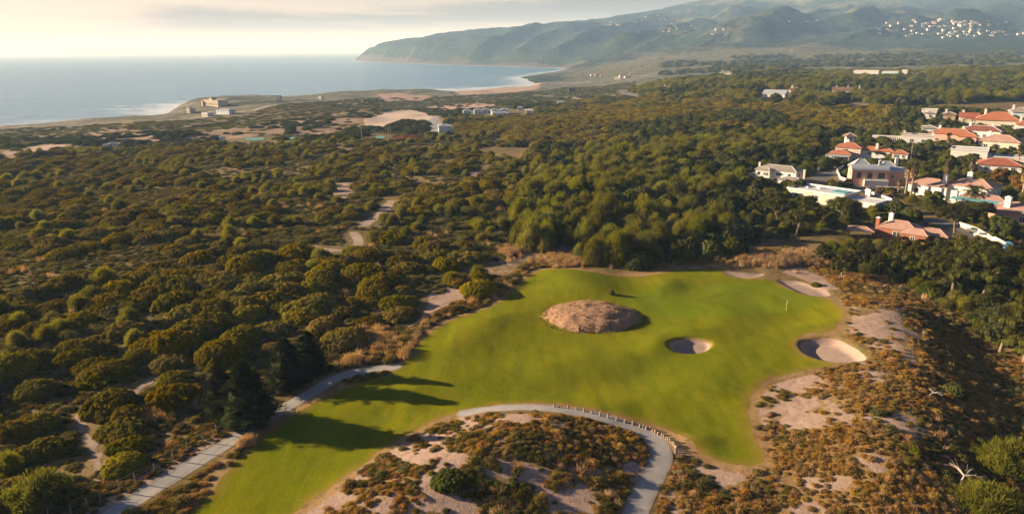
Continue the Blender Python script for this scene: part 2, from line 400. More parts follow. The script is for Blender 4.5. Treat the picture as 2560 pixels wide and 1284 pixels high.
def mat_hills():
    m, nt = new_mat('hill_slopes'); b = NB(nt); P = b.pos()
    n1 = b.noise(.012, 7, .62, P); n2 = b.noise(.0032, 6, .58, P, .4); n3 = b.noise(.05, 5, .65, P)
    wood = b.mix(b.rng(n3, .35, .7), (0.012, 0.026, 0.016), (0.032, 0.046, 0.024))
    grass = b.mix(b.rng(n3, .4, .65), (0.115, 0.105, 0.058), (0.066, 0.070, 0.034)); grass = b.mix(b.rng(n1, .55, .7, 0, .8), grass, (0.040, 0.046, 0.02))
    f = b.math('ADD', b.attr('dry'), b.math('MULTIPLY', b.math('SUBTRACT', n2, .5), 1.7)); f = b.math('ADD', f, b.math('MULTIPLY', b.math('SUBTRACT', n1, .5), .9))
    c = b.mix(b.rng(f, .36, .62), wood, grass)
    rock = b.mix(b.rng(n3, .4, .65), (0.085, 0.072, 0.055), (0.05, 0.045, 0.035))
    rk = b.math('ADD', b.attr('rock'), b.math('MULTIPLY', b.math('SUBTRACT', n1, .5), .9)); c = b.mix(b.rng(rk, .5, .75), c, rock)
    h = b.math('ADD', b.math('MULTIPLY', n1, 1.0), b.math('MULTIPLY', n3, .55))
    b.principled(c, .95, b.bump(h, .9, 22), .05); MAT['hills'] = m
def mat_fairway():
    m, nt = new_mat('fairway_grass'); b = NB(nt); P = b.pos()
    n1 = b.noise(.055, 4, .55, P, .6); n2 = b.noise(.45, 5, .6, P, .3); n3 = b.noise(6, 4, .7, P); n4 = b.noise(2.2, 3, .6, P)
    st = b.scaled(P, (.42, .07, .1)); n5 = b.noise(1.0, 3, .5, st, .4)
    wv = b.n('ShaderNodeTexWave'); wv.inputs['Scale'].default_value = .11; wv.inputs['Distortion'].default_value = 1.5; wv.inputs['Detail'].default_value = 2; b.l(P, wv.inputs['Vector'])
    c = b.mix(b.rng(n1, .36, .64), (0.116, 0.130, 0.003), (0.155, 0.150, 0.004))
    c = b.mix(b.rng(n5, .44, .64, 0, .55), c, (0.078, 0.102, 0.004))
    c = b.mix(b.rng(n2, .42, .70, 0, .35), c, (0.155, 0.135, 0.008))
    c = b.mix(b.rng(n3, .42, .66, 0, .42), c, (0.070, 0.090, 0.005)); c = b.mix(b.rng(n4, .52, .7, 0, .3), c, (0.19, 0.165, 0.012))
    c = b.mix(b.rng(wv.outputs[1], .35, .65, 0, .16), c, (0.085, 0.105, 0.006))
    ed = b.math('ADD', b.attr('edge'), b.math('MULTIPLY', b.math('SUBTRACT', n2, .5), 3.0)); c = b.mix(b.rng(ed, -2.0, .4, 0, .8), c, (0.185, 0.125, 0.03))
    gr = b.rng(b.attr('green'), .15, -.15); c = b.mix(b.math('MULTIPLY', gr, .55), c, (0.092, 0.132, 0.006))
    h = b.math('ADD', n3, b.math('MULTIPLY', n2, 1.4))
    b.principled(c, .8, b.bump(h, .6, .14), 0.0); MAT['fairway'] = m
def mat_path(name, c1, c2):
    m, nt = new_mat(name); b = NB(nt); P = b.pos()
    n1 = b.noise(.5, 5, .6, P); n2 = b.noise(9, 3, .7, P); n3 = b.noise(2.0, 4, .6, P)
    c = b.mix(b.rng(n1, .35, .68), c1, c2); c = b.mix(b.rng(n2, .45, .7, 0, .4), c, tuple(v * .6 for v in c1))
    e = b.math('ADD', b.attr('edge'), b.math('MULTIPLY', b.math('SUBTRACT', n3, .5), .9)); c = b.mix(b.rng(e, -.55, .05, 0, .75), c, (0.19, 0.13, 0.075))
    b.principled(c, .9, b.bump(n2, .4, .03), .15); MAT[name] = m
def mat_sand(name, c1, c2, rip=3.0):
    m, nt = new_mat(name); b = NB(nt); P = b.pos()
    n1 = b.noise(.6, 5, .6, P); n2 = b.noise(12, 3, .7, P); n3 = b.noise(rip, 3, .6, b.scaled(P, (1, 3.5, 1)))
    c = b.mix(b.rng(n1, .35, .68), c1, c2); c = b.mix(b.rng(n2, .5, .7, 0, .25), c, tuple(v * .55 for v in c1))
    b.principled(c, .95, b.bump(b.math('ADD', n3, b.math('MULTIPLY', n2, .4)), .5, .06), .1); MAT[name] = m
def mat_mound():
    m, nt = new_mat('mound_heath'); b = NB(nt); P = b.pos()
    n1 = b.noise(1.3, 6, .65, P); n2 = b.noise(5, 4, .65, b.scaled(P, (.5, 1.6, 1)))
    c = b.mix(b.rng(n1, .35, .65), (0.27, 0.165, 0.105), (0.20, 0.115, 0.062)); c = b.mix(b.rng(n2, .45, .68, 0, .7), c, (0.33, 0.225, 0.175)); c = b.mix(b.rng(n1, .60, .72, 0, .6), c, (0.10, 0.072, 0.03))
    b.principled(c, .95, b.bump(b.math('ADD', n1, n2), .8, .2), .1); MAT['mound'] = m
def mat_sea():
    m, nt = new_mat('sea_water'); b = NB(nt); P = b.pos()
    s1 = b.scaled(P, (.010, .028, 1)); n1 = b.noise(1.0, 6, .62, s1, .4)
    s2 = b.scaled(P, (.06, .16, 1)); n2 = b.noise(1.0, 4, .6, s2)
    s3 = b.scaled(P, (.0022, .006, 1)); n3 = b.noise(1.0, 3, .5, s3, .6)
    fo = b.attr('foam')
    ff = b.math('ADD', b.math('MULTIPLY', b.math('SUBTRACT', n1, .5), 1.5), b.math('MULTIPLY', b.math('SUBTRACT', n2, .5), .7)); ff = b.math('ADD', ff, fo)
    c = b.mix(b.rng(n3, .4, .65), (0.060, 0.165, 0.245), (0.085, 0.20, 0.275))
    c = b.mix(b.rng(n1, .40, .60, 0, .8), c, (0.030, 0.110, 0.185))
    c = b.mix(b.rng(fo, 0.05, .6, 0, .5), c, (0.13, 0.24, 0.25))
    c = b.mix(b.rng(ff, .24, .62, 0, .8), c, (0.62, 0.64, 0.64))
    h = b.math('ADD', b.math('MULTIPLY', n1, 1.0), b.math('MULTIPLY', n2, .35))
    b.principled(c, .22, b.bump(h, .4, 5.0), .5, IOR=1.333); MAT['sea'] = m
def mat_leaf(name, c1, c2, c3, trans=.32, tcol=None, scale=.7):
    """foliage: colour varies by leaf, by clump and by plant; part of the light passes through"""
    m, nt = new_mat(name); b = NB(nt)
    oi = b.n('ShaderNodeObjectInfo'); tc = b.n('ShaderNodeTexCoord').outputs['Object']; lv = b.attr('lv')
    c = b.mix(b.rng(lv, 0, 1, 0, 1, False), c1, c2)
    c = b.mix(b.rng(b.noise(scale, 3, .5, tc), .4, .65, 0, .6), c, c3)
    hs = b.n('ShaderNodeHueSaturation'); b.l(c, hs.inputs['Color'])
    b.put(hs.inputs['Value'], b.rng(oi.outputs['Random'], 0, 1, .68, 1.3, False))
    r2 = b.math('FRACT', b.math('MULTIPLY', oi.outputs['Random'], 7.31)); b.put(hs.inputs['Hue'], b.rng(r2, 0, 1, .478, .512, False))
    r3 = b.math('FRACT', b.math('MULTIPLY', oi.outputs['Random'], 17.7)); b.put(hs.inputs['Saturation'], b.rng(r3, 0, 1, .8, 1.1, False))
    d = b.n('ShaderNodeBsdfDiffuse'); b.l(hs.outputs[0], d.inputs[0]); t = b.n('ShaderNodeBsdfTranslucent')
    b.l(b.mix(1.0, hs.outputs[0], tcol or (1.5, 1.25, .55), 'MULTIPLY'), t.inputs[0])
    mx = b.n('ShaderNodeMixShader'); mx.inputs[0].default_value = trans; b.l(d.outputs[0], mx.inputs[1]); b.l(t.outputs[0], mx.inputs[2])
    o = b.n('ShaderNodeOutputMaterial'); b.l(mx.outputs[0], o.inputs[0]); MAT[name] = m
mat_ground(); mat_hills(); mat_fairway(); mat_mound(); mat_sea()
mat_path('cart_path', (0.23, 0.225, 0.22), (0.28, 0.265, 0.245)); mat_path('sand_track', (0.29, 0.225, 0.175), (0.24, 0.18, 0.135)); mat_path('asphalt', (0.085, 0.083, 0.08), (0.12, 0.115, 0.11))
mat_sand('bunker_sand', (0.275, 0.205, 0.17), (0.235, 0.175, 0.142)); mat_sand('dune_sand', (0.39, 0.315, 0.26), (0.34, 0.27, 0.215), .4)
mat_leaf('leaf_dome', (0.150, 0.132, 0.008), (0.215, 0.172, 0.009), (0.092, 0.096, 0.009), .45, (1.45, 1.3, .4))
mat_leaf('leaf_feather', (0.102, 0.112, 0.012), (0.158, 0.150, 0.014), (0.062, 0.078, 0.012), .44, (1.4, 1.3, .45))
mat_leaf('leaf_grey', (0.076, 0.082, 0.026), (0.112, 0.112, 0.038), (0.056, 0.066, 0.019), .3)
mat_leaf('leaf_pine', (0.042, 0.047, 0.010), (0.072, 0.068, 0.012), (0.028, 0.035, 0.009), .26)
mat_leaf('leaf_dark', (0.020, 0.030, 0.010), (0.036, 0.042, 0.013), (0.014, 0.022, 0.009), .15)
mat_leaf('leaf_broad', (0.056, 0.072, 0.011), (0.092, 0.096, 0.013), (0.036, 0.050, 0.010), .34)
mat_leaf('leaf_rust', (0.145, 0.090, 0.023), (0.189, 0.116, 0.026), (0.094, 0.075, 0.023), .3)
mat_leaf('leaf_palm', (0.075, 0.085, 0.030), (0.115, 0.105, 0.040), (0.055, 0.065, 0.022), .25)
mat_leaf('leaf_deadpalm', (0.20, 0.145, 0.075), (0.25, 0.18, 0.10), (0.15, 0.11, 0.06), .2)
mat_leaf('heath_gold', (0.225, 0.142, 0.036), (0.285, 0.188, 0.050), (0.155, 0.108, 0.030), .3)
mat_leaf('heath_green', (0.099, 0.090, 0.022), (0.145, 0.119, 0.026), (0.065, 0.067, 0.019), .25)
mat_leaf('heath_red', (0.290, 0.145, 0.065), (0.355, 0.210, 0.116), (0.189, 0.109, 0.051), .25)
mat_leaf('straw', (0.30, 0.205, 0.105), (0.36, 0.26, 0.15), (0.22, 0.145, 0.07), .3)
plain('bark', (0.15, 0.11, 0.08), .95, .3, 3, .5); plain('bark_pale', (0.30, 0.25, 0.20), .9, .2, 3, .4); plain('palm_bark', (0.23, 0.175, 0.125), .95, .25, 4, .5)
mat_leaf('leaf_red', (0.30, 0.085, 0.035), (0.34, 0.11, 0.04), (0.2, 0.07, 0.03))
plain('core_dark', (0.026, 0.026, 0.008), .95, .2, 2)

# ------------------------------------------------------------------ mesh helpers
def link(o): COL.objects.link(o); return o
def mesh_from(name, V, F, mat=None, smooth=False, attrs=None):
    """V (n,3) array, F (m,3|4) array or list of index lists"""
    me = bpy.data.meshes.new(name); V = np.asarray(V, np.float32)
    if isinstance(F, np.ndarray):
        k = F.shape[1]; nf = len(F)
        me.vertices.add(len(V)); me.vertices.foreach_set('co', V.ravel())
        me.loops.add(nf * k); me.loops.foreach_set('vertex_index', F.ravel().astype(np.int32))
        me.polygons.add(nf); me.polygons.foreach_set('loop_start', np.arange(0, nf * k, k, dtype=np.int32))
        me.polygons.foreach_set('loop_total', np.full(nf, k, np.int32))
        me.update(calc_edges=True)
    else:
        me.from_pydata(V.tolist(), [], [list(f) for f in F]); me.update()
    me.polygons.foreach_set('use_smooth', np.full(len(me.polygons), bool(smooth)))
    for an, (dom, vals) in (attrs or {}).items():
        a = me.attributes.new(an, 'FLOAT', dom); a.data.foreach_set('value', np.asarray(vals, np.float32))
    if mat is not None:
        for mm in (mat if isinstance(mat, (list, tuple)) else [mat]): me.materials.append(mm)
    return me
def obj(name, me, parent=None, loc=(0, 0, 0), rz=0.0, scale=None):
    o = bpy.data.objects.new(name, me); o.location = loc; o.rotation_euler = (0, 0, rz)
    if scale is not None: o.scale = scale if hasattr(scale, '__len__') else (scale,) * 3
    if parent is not None: o.parent = parent
    return link(o)
def tag(o, label=None, cat=None, group=None, kind=None):
    if label: o['label'] = label
    if cat: o['category'] = cat
    if group: o['group'] = group
    if kind: o['kind'] = kind
    return o
def empty(name, loc, rz=0.0, scale=1.0):
    o = bpy.data.objects.new(name, None); o.location = loc; o.rotation_euler = (0, 0, rz); o.scale = (scale,) * 3; o.empty_display_size = .3
    return link(o)
def clip_tris(V, T, s, extra=None):
    """the part of a triangle sheet where s < 0"""
    ins = s[T] < 0; c = ins.sum(1)
    out = [T[c == 3]]; newV = []; base = len(V); keys = {}
    edges = []
    def rot(T_, idx):
        i = np.arange(len(T_)); return np.stack([T_[i, idx], T_[i, (idx + 1) % 3], T_[i, (idx + 2) % 3]], 1)
    t1 = rot(T[c == 1], ins[c == 1].argmax(1)); t2 = rot(T[c == 2], (~ins[c == 2]).argmax(1))
    E = np.vstack([t1[:, [0, 1]], t1[:, [0, 2]], t2[:, [0, 1]], t2[:, [0, 2]]]) if len(t1) + len(t2) else np.zeros((0, 2), int)
    Es = np.sort(E, 1); U, inv = np.unique(Es, axis=0, return_inverse=True); inv = inv.ravel()
    a, b = U[:, 0], U[:, 1]; k = (s[a] / (s[a] - s[b]))[:, None]
    NV = V[a] + (V[b] - V[a]) * k
    n1, n2 = len(t1), len(t2); id_ = base + inv
    e11, e12, e21, e22 = id_[:n1], id_[n1:2 * n1], id_[2 * n1:2 * n1 + n2], id_[2 * n1 + n2:]
    out.append(np.stack([t1[:, 0], e11, e12], 1)); out.append(np.stack([e21, t2[:, 1], t2[:, 2]], 1)); out.append(np.stack([e21, t2[:, 2], e22], 1))
    F = np.vstack(out); AV = np.vstack([V, NV])
    ex = {}
    for kk, vv in (extra or {}).items(): ex[kk] = np.concatenate([vv, vv[a] + (vv[b] - vv[a]) * k[:, 0]])
    used, F2 = np.unique(F, return_inverse=True); F2 = F2.reshape(F.shape)
    return AV[used], F2.astype(np.int32), {kk: vv[used] for kk, vv in ex.items()}

# ------------------------------------------------------------------ the ground sheet (polar grid round the drone's foot point)
rows = np.concatenate([np.array([1, 15, 30, 45, 55.0]), np.arange(62, 282, .62)])
rr = rows[-1]; far_rows = []
while rr < 9200:
    rr *= 1.0078; far_rows.append(rr)
rows = np.concatenate([rows, far_rows])
azs = np.concatenate([np.linspace(-180, -46, 26), np.arange(-45, 45.01, .185), np.linspace(46, 180, 26)]); azs = np.radians(azs)
RR, AA = np.meshgrid(rows, azs, indexing='ij'); GX = (RR * np.sin(AA)); GY = (RR * np.cos(AA))
nr, na = GX.shape
gx, gy = GX.ravel(), GY.ravel(); gz = H(gx, gy)
gpx, gpy, gw = project(gx, gy, gz)
front = gy > 20
idx = np.arange(nr * na).reshape(nr, na)
A = idx[:-1, :-1].ravel(); B = idx[:-1, 1:].ravel(); C = idx[1:, 1:].ravel(); D = idx[1:, :-1].ravel()
TRI = np.vstack([np.stack([A, D, C], 1), np.stack([A, C, B], 1)])       # counter-clockwise seen from above
GV = np.stack([gx, gy, gz], 1)
grr = np.hypot(gx, gy)

# sandy places and dry places, given as picture polygons and turned into masks on the sheet
_wx = (fbm(gx, gy, 16, 171, 3) - .5) * 9 * FPX / np.maximum(gw, 30); _wy = (fbm(gx, gy, 16, 175, 3) - .5) * 9 * FPX / np.maximum(gw, 30) * np.clip(60 / np.maximum(gw, 1), .08, .5)
def pmask(pts, soft=0.0): return in_poly(gpx + (_wx if soft else 0), gpy + (_wy if soft else 0), np.array(pts, float)) & front
sandm = np.zeros(len(gx)); drym = np.zeros(len(gx))
SANDS = [  # polygon, amount
 ([(840, 455), (900, 450), (905, 475), (880, 492), (830, 500), (815, 480)], .62), ([(1165, 425), (1215, 423), (1212, 445), (1170, 446)], .8),
 ([(1215, 703), (1130, 722), (1060, 745), (1010, 785), (995, 820), (1040, 812), (1100, 775), (1190, 735)], .72), ([(600, 650), (690, 655), (760, 690), (740, 730), (640, 740)], .35),
 ([(60, 1300), (200, 1225), (330, 1150), (420, 1085), (520, 1042), (565, 1040), (575, 1078), (480, 1135), (380, 1195), (290, 1255), (230, 1300)], .66),
 ([(200, 335), (290, 318), (400, 335), (430, 350), (380, 362), (230, 358)], .58), ([(430, 340), (560, 322), (700, 310), (740, 330), (620, 345), (480, 352)], .55), ([(740, 300), (900, 285), (900, 325), (820, 345), (720, 330)], .55),
 ([(1090, 295), (1080, 330), (1105, 335), (1115, 300)], .8), ([(0, 376), (45, 378), (40, 388), (0, 388)], .9), ([(60, 370), (130, 361), (180, 363), (120, 376), (80, 380)], 1.0),
 ([(940, 236), (985, 232), (1080, 240), (1060, 252), (960, 254)], .7), ([(1060, 268), (1180, 258), (1260, 262), (1200, 272), (1080, 276)], .8), ([(1130, 226), (1290, 218), (1345, 208), (1350, 222), (1280, 232), (1150, 238)], 1.0),
 ([(1300, 195), (1420, 182), (1500, 195), (1390, 225), (1340, 212)], .2), ([(700, 255), (960, 240), (960, 262), (700, 285)], .2), ([(500, 262), (660, 262), (640, 285), (470, 292)], .4),
 ([(1935, 680), (1990, 668), (2060, 690), (2090, 722), (2060, 735), (1990, 700)], .78), ([(1190, 365), (1330, 368), (1320, 400), (1180, 395)], .38), ([(2090, 258), (2195, 258), (2190, 275), (2090, 272)], .55),
 ([(1690, 455), (1730, 458), (1725, 485), (1690, 480)], .8), ([(1880, 618), (1960, 622), (1950, 640), (1880, 638)], .5), ([(1690, 1085), (1760, 1110), (1840, 1165), (1800, 1180), (1720, 1140)], .6), ([(1880, 1000), (1935, 1120), (1930, 1180), (1890, 1170), (1920, 1140)], .55),
 ([(2130, 772), (2260, 765), (2290, 798), (2160, 802)], .72), ([(2200, 832), (2290, 870), (2330, 930), (2280, 920)], .62), ([(2220, 1012), (2270, 1040), (2330, 1080), (2290, 1100), (2230, 1060)], .75), ([(2010, 985), (2090, 1000), (2130, 1050), (2060, 1040)], .68), ([(2080, 1180), (2150, 1200), (2130, 1240), (2070, 1220)], .62), ([(1170, 1185), (1250, 1145), (1330, 1148), (1410, 1188), (1330, 1212), (1240, 1205)], .78), ([(990, 1152), (1060, 1118), (1110, 1135), (1050, 1168)], .72), ([(940, 1240), (1090, 1222), (1140, 1268), (1000, 1290)], .75), ([(1460, 1170), (1530, 1165), (1540, 1195), (1480, 1200)], .55), ([(820, 285), (930, 275), (950, 300), (850, 310)], .5),
]
for pts, amt in SANDS: sandm = np.maximum(sandm, np.where(pmask(pts, 1), amt, 0))
# heath of the dune inside the loop and of the slope on the right
HEATH_C = [(700, 1300), (790, 1262), (850, 1218), (910, 1172), (970, 1130), (1030, 1092), (1090, 1062), (1150, 1042), (1250, 1034), (1330, 1031), (1400, 1036), (1470, 1048), (1540, 1068), (1595, 1092), (1622, 1118), (1622, 1150), (1605, 1190), (1580, 1230), (1562, 1270), (1545, 1330), (700, 1400)]
HEATH_R = [(1630, 1300), (1650, 1235), (1680, 1170), (1700, 1130), (1740, 1150), (1800, 1175), (1880, 1178), (1930, 1150), (1915, 1110), (1890, 1070), (1884, 1020), (1900, 970), (1950, 952), (2050, 930), (2110, 912), (2185, 900), (2160, 860), (2110, 835), (2125, 790), (2105, 745), (2090, 715),
           (2010, 665), (1900, 668), (1800, 660), (1840, 630), (1950, 612), (2060, 640), (2140, 685), (2300, 695), (2440, 755), (2560, 850), (2800, 940), (2800, 1400), (1600, 1400)]
HEATH_S = [(300, 1300), (400, 1245), (500, 1185), (610, 1112), (640, 1100), (620, 1135), (570, 1190), (520, 1245), (465, 1300)]
HEATH_L = [(860, 952), (900, 930), (985, 922), (960, 940), (900, 958)]
HEATH_E = [(980, 918), (1030, 865), (1060, 825), (1110, 795), (1210, 765), (1250, 742), (1290, 705), (1330, 672), (1450, 662), (1540, 672), (1620, 676), (1720, 660), (1810, 655), (1790, 640), (1500, 640), (1340, 640), (1270, 690), (1200, 725), (1110, 770), (1030, 820), (960, 870), (880, 905), (830, 930), (900, 915)]
inC, inR, inS, inL, inE = (pmask(p) for p in (HEATH_C, HEATH_R, HEATH_S, HEATH_L, HEATH_E))
heath = inC | inR | inS | inL
drym[heath] = .85; drym[inE] = .75
def heath_sand(x, y):
    return fbm(x + 0.6 * y, y - .25 * x, 4.6, 91, 4, .6) * .6 + fbm(x, y, 20, 95, 2) * .48
hs_ = heath_sand(gx, gy)
sandm = np.where(inC | inR, np.maximum(sandm, sstep(.575, .68, hs_) * .8 * (1 - .75 * sstep(2230, 2400, gpx))), sandm)
sandm = np.where(inS | inL | inE, np.maximum(sandm, sstep(.6, .72, hs_) * .5), sandm)
midn = fbm(gx, gy, 55, 101, 4)
drym = np.where((grr > 95) & ~heath, np.maximum(drym, sstep(.5, .62, midn) * .55), drym)
coastal = (1 - sstep(0, 420, np.abs(np.minimum(land_sdf(gx, gy), 0)))) * sstep(480, 650, grr)
coastal = np.maximum(coastal, sstep(750, 1050, grr)); drym = np.maximum(drym, coastal * .95)
sandm = np.maximum(sandm, coastal * sstep(.56, .7, fbm(gx, gy, 45, 107, 4)) * .42)
sandm = np.maximum(sandm, sstep(.62, .74, fbm(gx, gy, 30, 109, 4)) * .5 * (grr > 130) * (grr < 900) * (gx < 60))
_nr = (grr < 265) & front; _fd = np.full(len(gx), 99.0); _fd[_nr] = poly_sdf(gx[_nr], gy[_nr], FAIR); drym = np.maximum(drym, sstep(4.5, 1.0, _fd)); sandm = np.where(_fd < 1.5, np.minimum(sandm, .25), sandm)
lsd = land_sdf(gx, gy); shore = ((lsd > -14) & (lsd < 30) & (grr < 3000) & (gpx < 1130)).astype(float) * .75
sel_near = (rows[1:] < 1800)[:, None] & np.ones(na - 1, bool)[None]; sel_near = np.concatenate([sel_near.ravel()] * 2)
def sheet(name, tris, mat, attrs):
    used, F = np.unique(tris, return_inverse=True); F = F.reshape(-1, 3).astype(np.int32)
    me = mesh_from(name, GV[used], F, mat, True, {k: ('POINT', v[used]) for k, v in attrs.items()})
    return tag(obj(name, me), kind='structure')
sheet('ground', TRI[sel_near], MAT['ground'], dict(sand=sandm, dry=drym, shore=shore, coast=coastal))
# dry pasture on the foothills and rock on the cliffs
hill_dry = .40 * np.ones(len(gx))
for pts, v in [([(1400, 190), (1500, 165), (1640, 140), (1850, 118), (2100, 125), (2300, 135), (2560, 140), (2560, 165), (1900, 170), (1600, 200)], .85),
               ([(900, 60), (1500, 40), (1650, 20), (1700, 70), (1600, 120), (1450, 165), (900, 165)], .18), ([(2200, -50), (2600, -50), (2600, 45), (2300, 40)], .1), ([(2250, 90), (2600, 85), (2600, 125), (2250, 120)], .15), ([(1880, 40), (2150, 40), (2250, 70), (2150, 85), (1900, 80)], .2)]:
    hill_dry = np.where(pmask(pts, 1), v, hill_dry)
rock = (1 - sstep(10, 110, -lsd)) * (grr > 2400) * .8
sheet('hills', TRI[~sel_near], MAT['hills'], dict(dry=hill_dry, rock=rock))

near = np.hypot(GX[:-1, :-1], GY[:-1, :-1]) < 262; near &= (np.abs(np.degrees(AA[:-1, :-1])) < 44.6) & (RR[:-1, :-1] > 58)
NT_ = TRI[np.concatenate([near.ravel()] * 2)]
uN, NTI = np.unique(NT_, return_inverse=True); NTI = NTI.reshape(-1, 3); NV_ = GV[uN]; nx, ny = NV_[:, 0], NV_[:, 1]
wob = (fbm(nx, ny, 2.2, 131, 3) - .5)
bs = {k: poly_sdf(nx, ny, P) for k, P in BUNK.items()}
mr_ = (mound_rho(nx, ny) - 1.0) * 9
fs = poly_sdf(nx, ny, FAIR) + wob * 1.1
pa = poly_sdf(nx, ny, PATH_A, False); pb = poly_sdf(nx, ny, PATH_B, False)
gxy = plane_hit(1800, 752, 0.0); green = np.hypot((nx - gxy[0][0] - .25 * (ny - gxy[1][0])) / 21, (ny - gxy[1][0]) / 12.5) - 1 + (fbm(nx, ny, 9, 141, 2) - .5) * .35
def piece(name, s, lift, mat, attrs, kind='structure'):
    V, F, ex = clip_tris(NV_, NTI, s, attrs); V = V.copy(); V[:, 2] += lift
    return tag(obj(name, mesh_from(name, V, F, mat, True, {k: ('POINT', v) for k, v in ex.items()})), kind=kind)
fcut = np.maximum(np.maximum.reduce([fs] + [-b for b in bs.values()]), -mr_)
piece('fairway', fcut, .008, MAT['fairway'], dict(edge=np.maximum(fs, -mr_ - .3), green=green))
piece('mound', mr_, .01, MAT['mound'], {})
piece('path', np.maximum(pa + wob * .25 - 1.45, 60 - 0 * pa - 200), .016, MAT['cart_path'], dict(edge=pa - 1.45))
piece('path', pb + wob * .25 - 1.5, .016, MAT['cart_path'], dict(edge=pb - 1.5))
for k in bs:
    piece('bunker', bs[k] + .32 + wob * .22, .014, MAT['bunker_sand'], {})
# sandy foot tracks through the scrub
TRACKS = [([(1077, 460), (1051, 466), (1030, 474)], 1.5), ([(977, 488), (985, 501), (972, 512), (960, 527), (944, 541), (925, 552), (908, 563)], 1.9), ([(884, 582), (890, 592), (898, 604), (895, 613), (878, 623), (850, 627), (812, 624), (780, 617)], 1.5),
          ([(705, 655), (690, 668), (670, 690), (655, 708), (640, 732)], .9), ([(372, 955), (345, 972), (318, 992)], .7), ([(196, 1038), (207, 1075), (220, 1105), (240, 1140), (250, 1185), (255, 1210)], .55), ([(462, 850), (478, 868), (486, 890)], .8),
          ([(1205, 405), (1215, 420), (1190, 432)], .8)]
TRACK_W = []
for pts, w in TRACKS:
    P = tpoly(pts, 2, False); TRACK_W.append((P, w)); s = poly_sdf(nx, ny, P, False) + wob * 1.3 - w
    if s.min() < 0: piece('path', s, .016, MAT['sand_track'], dict(edge=s))

def wide_piece(name, sfun, rmin, rmax, lift, mat, apx=None):
    """like piece() on the far part of the sheet"""
    m = (RR[:-1, :-1] > rmin) & (RR[:-1, :-1] < rmax)
    T_ = TRI[np.concatenate([m.ravel()] * 2)]; u, Ti = np.unique(T_, return_inverse=True); Ti = Ti.reshape(-1, 3); V = GV[u]
    s = sfun(V[:, 0], V[:, 1]); V2, F, ex = clip_tris(V, Ti, s, dict(edge=s)); V2 = V2.copy(); V2[:, 2] += lift
    if len(F): return tag(obj(name, mesh_from(name, V2, F, mat, True, {k: ('POINT', v) for k, v in ex.items()})), kind='structure')
DUNE = tpoly([(898, 312), (912, 300), (945, 287), (985, 276), (1030, 274), (1068, 283), (1085, 296), (1060, 303), (1020, 300), (985, 304), (962, 318), (930, 320)])
wide_piece('dune', lambda x, y: poly_sdf(x, y, DUNE) + (fbm(x, y, 14, 151, 3) - .5) * 9, 350, 1000, .12, MAT['dune_sand'])
FAR_ROADS = [([(395, 302), (500, 295), (585, 285), (645, 272), (690, 262)], 3.2, 'cart_path'), ([(1548, 226), (1568, 233), (1590, 241), (1606, 247)], 4.0, 'asphalt'), ([(1345, 238), (1400, 243), (1450, 248), (1495, 253)], 2.4, 'sand_track'), ([(1083, 292), (1088, 310), (1096, 328)], 5.0, 'cart_path')]
ROADS = [([(2108, 447), (2125, 462), (2160, 478), (2200, 494), (2240, 512), (2290, 535)], 2.6, 'asphalt'), ([(2020, 462), (2045, 446), (2080, 432), (2112, 428)], 4.2, 'asphalt'), ([(2340, 552), (2400, 570), (2450, 590), (2500, 622), (2560, 655), (2640, 700)], 3.2, 'asphalt')]
ROAD_W = []
for pts, w, mt in FAR_ROADS + ROADS:
    P = tpoly(pts, 2, False); ROAD_W.append((P, w))
    wide_piece('road', lambda x, y, P=P, w=w: poly_sdf(x, y, P, False) - w, 120, 1700, .06, MAT[mt])

# ------------------------------------------------------------------ the sea
def build_sea():
    r_ = np.concatenate([np.arange(420, 6000, 26.0), np.geomspace(6100, 45000, 60)]); a_ = np.radians(np.arange(-100, 100.1, .5))
    R2, A2 = np.meshgrid(r_, a_, indexing='ij'); x = (R2 * np.sin(A2)).ravel(); y = (R2 * np.cos(A2)).ravel()
    s = land_sdf(x, y); foam = np.exp(-np.clip(s, 0, None) / 42) * .55 + np.exp(-np.clip(s, 0, None) / 260) * .22
    bx, by = plane_hit(1200, 226, SEA); foam += np.exp(-np.hypot((x - bx[0]) / 260, (y - by[0]) / 170) ** 2) * .28
    n, m = R2.shape; id_ = np.arange(n * m).reshape(n, m)
    F = np.stack([id_[:-1, :-1].ravel(), id_[1:, :-1].ravel(), id_[1:, 1:].ravel(), id_[:-1, 1:].ravel()], 1)
    keep = (s[F] > -120).any(1); F = F[keep]; u, F = np.unique(F, return_inverse=True); F = F.reshape(-1, 4).astype(np.int32)
    V = np.stack([x, y, np.full_like(x, SEA)], 1)
    tag(obj('sea', mesh_from('sea', V[u], F, MAT['sea'], True, {'foam': ('POINT', foam[u])})), kind='structure')
build_sea()

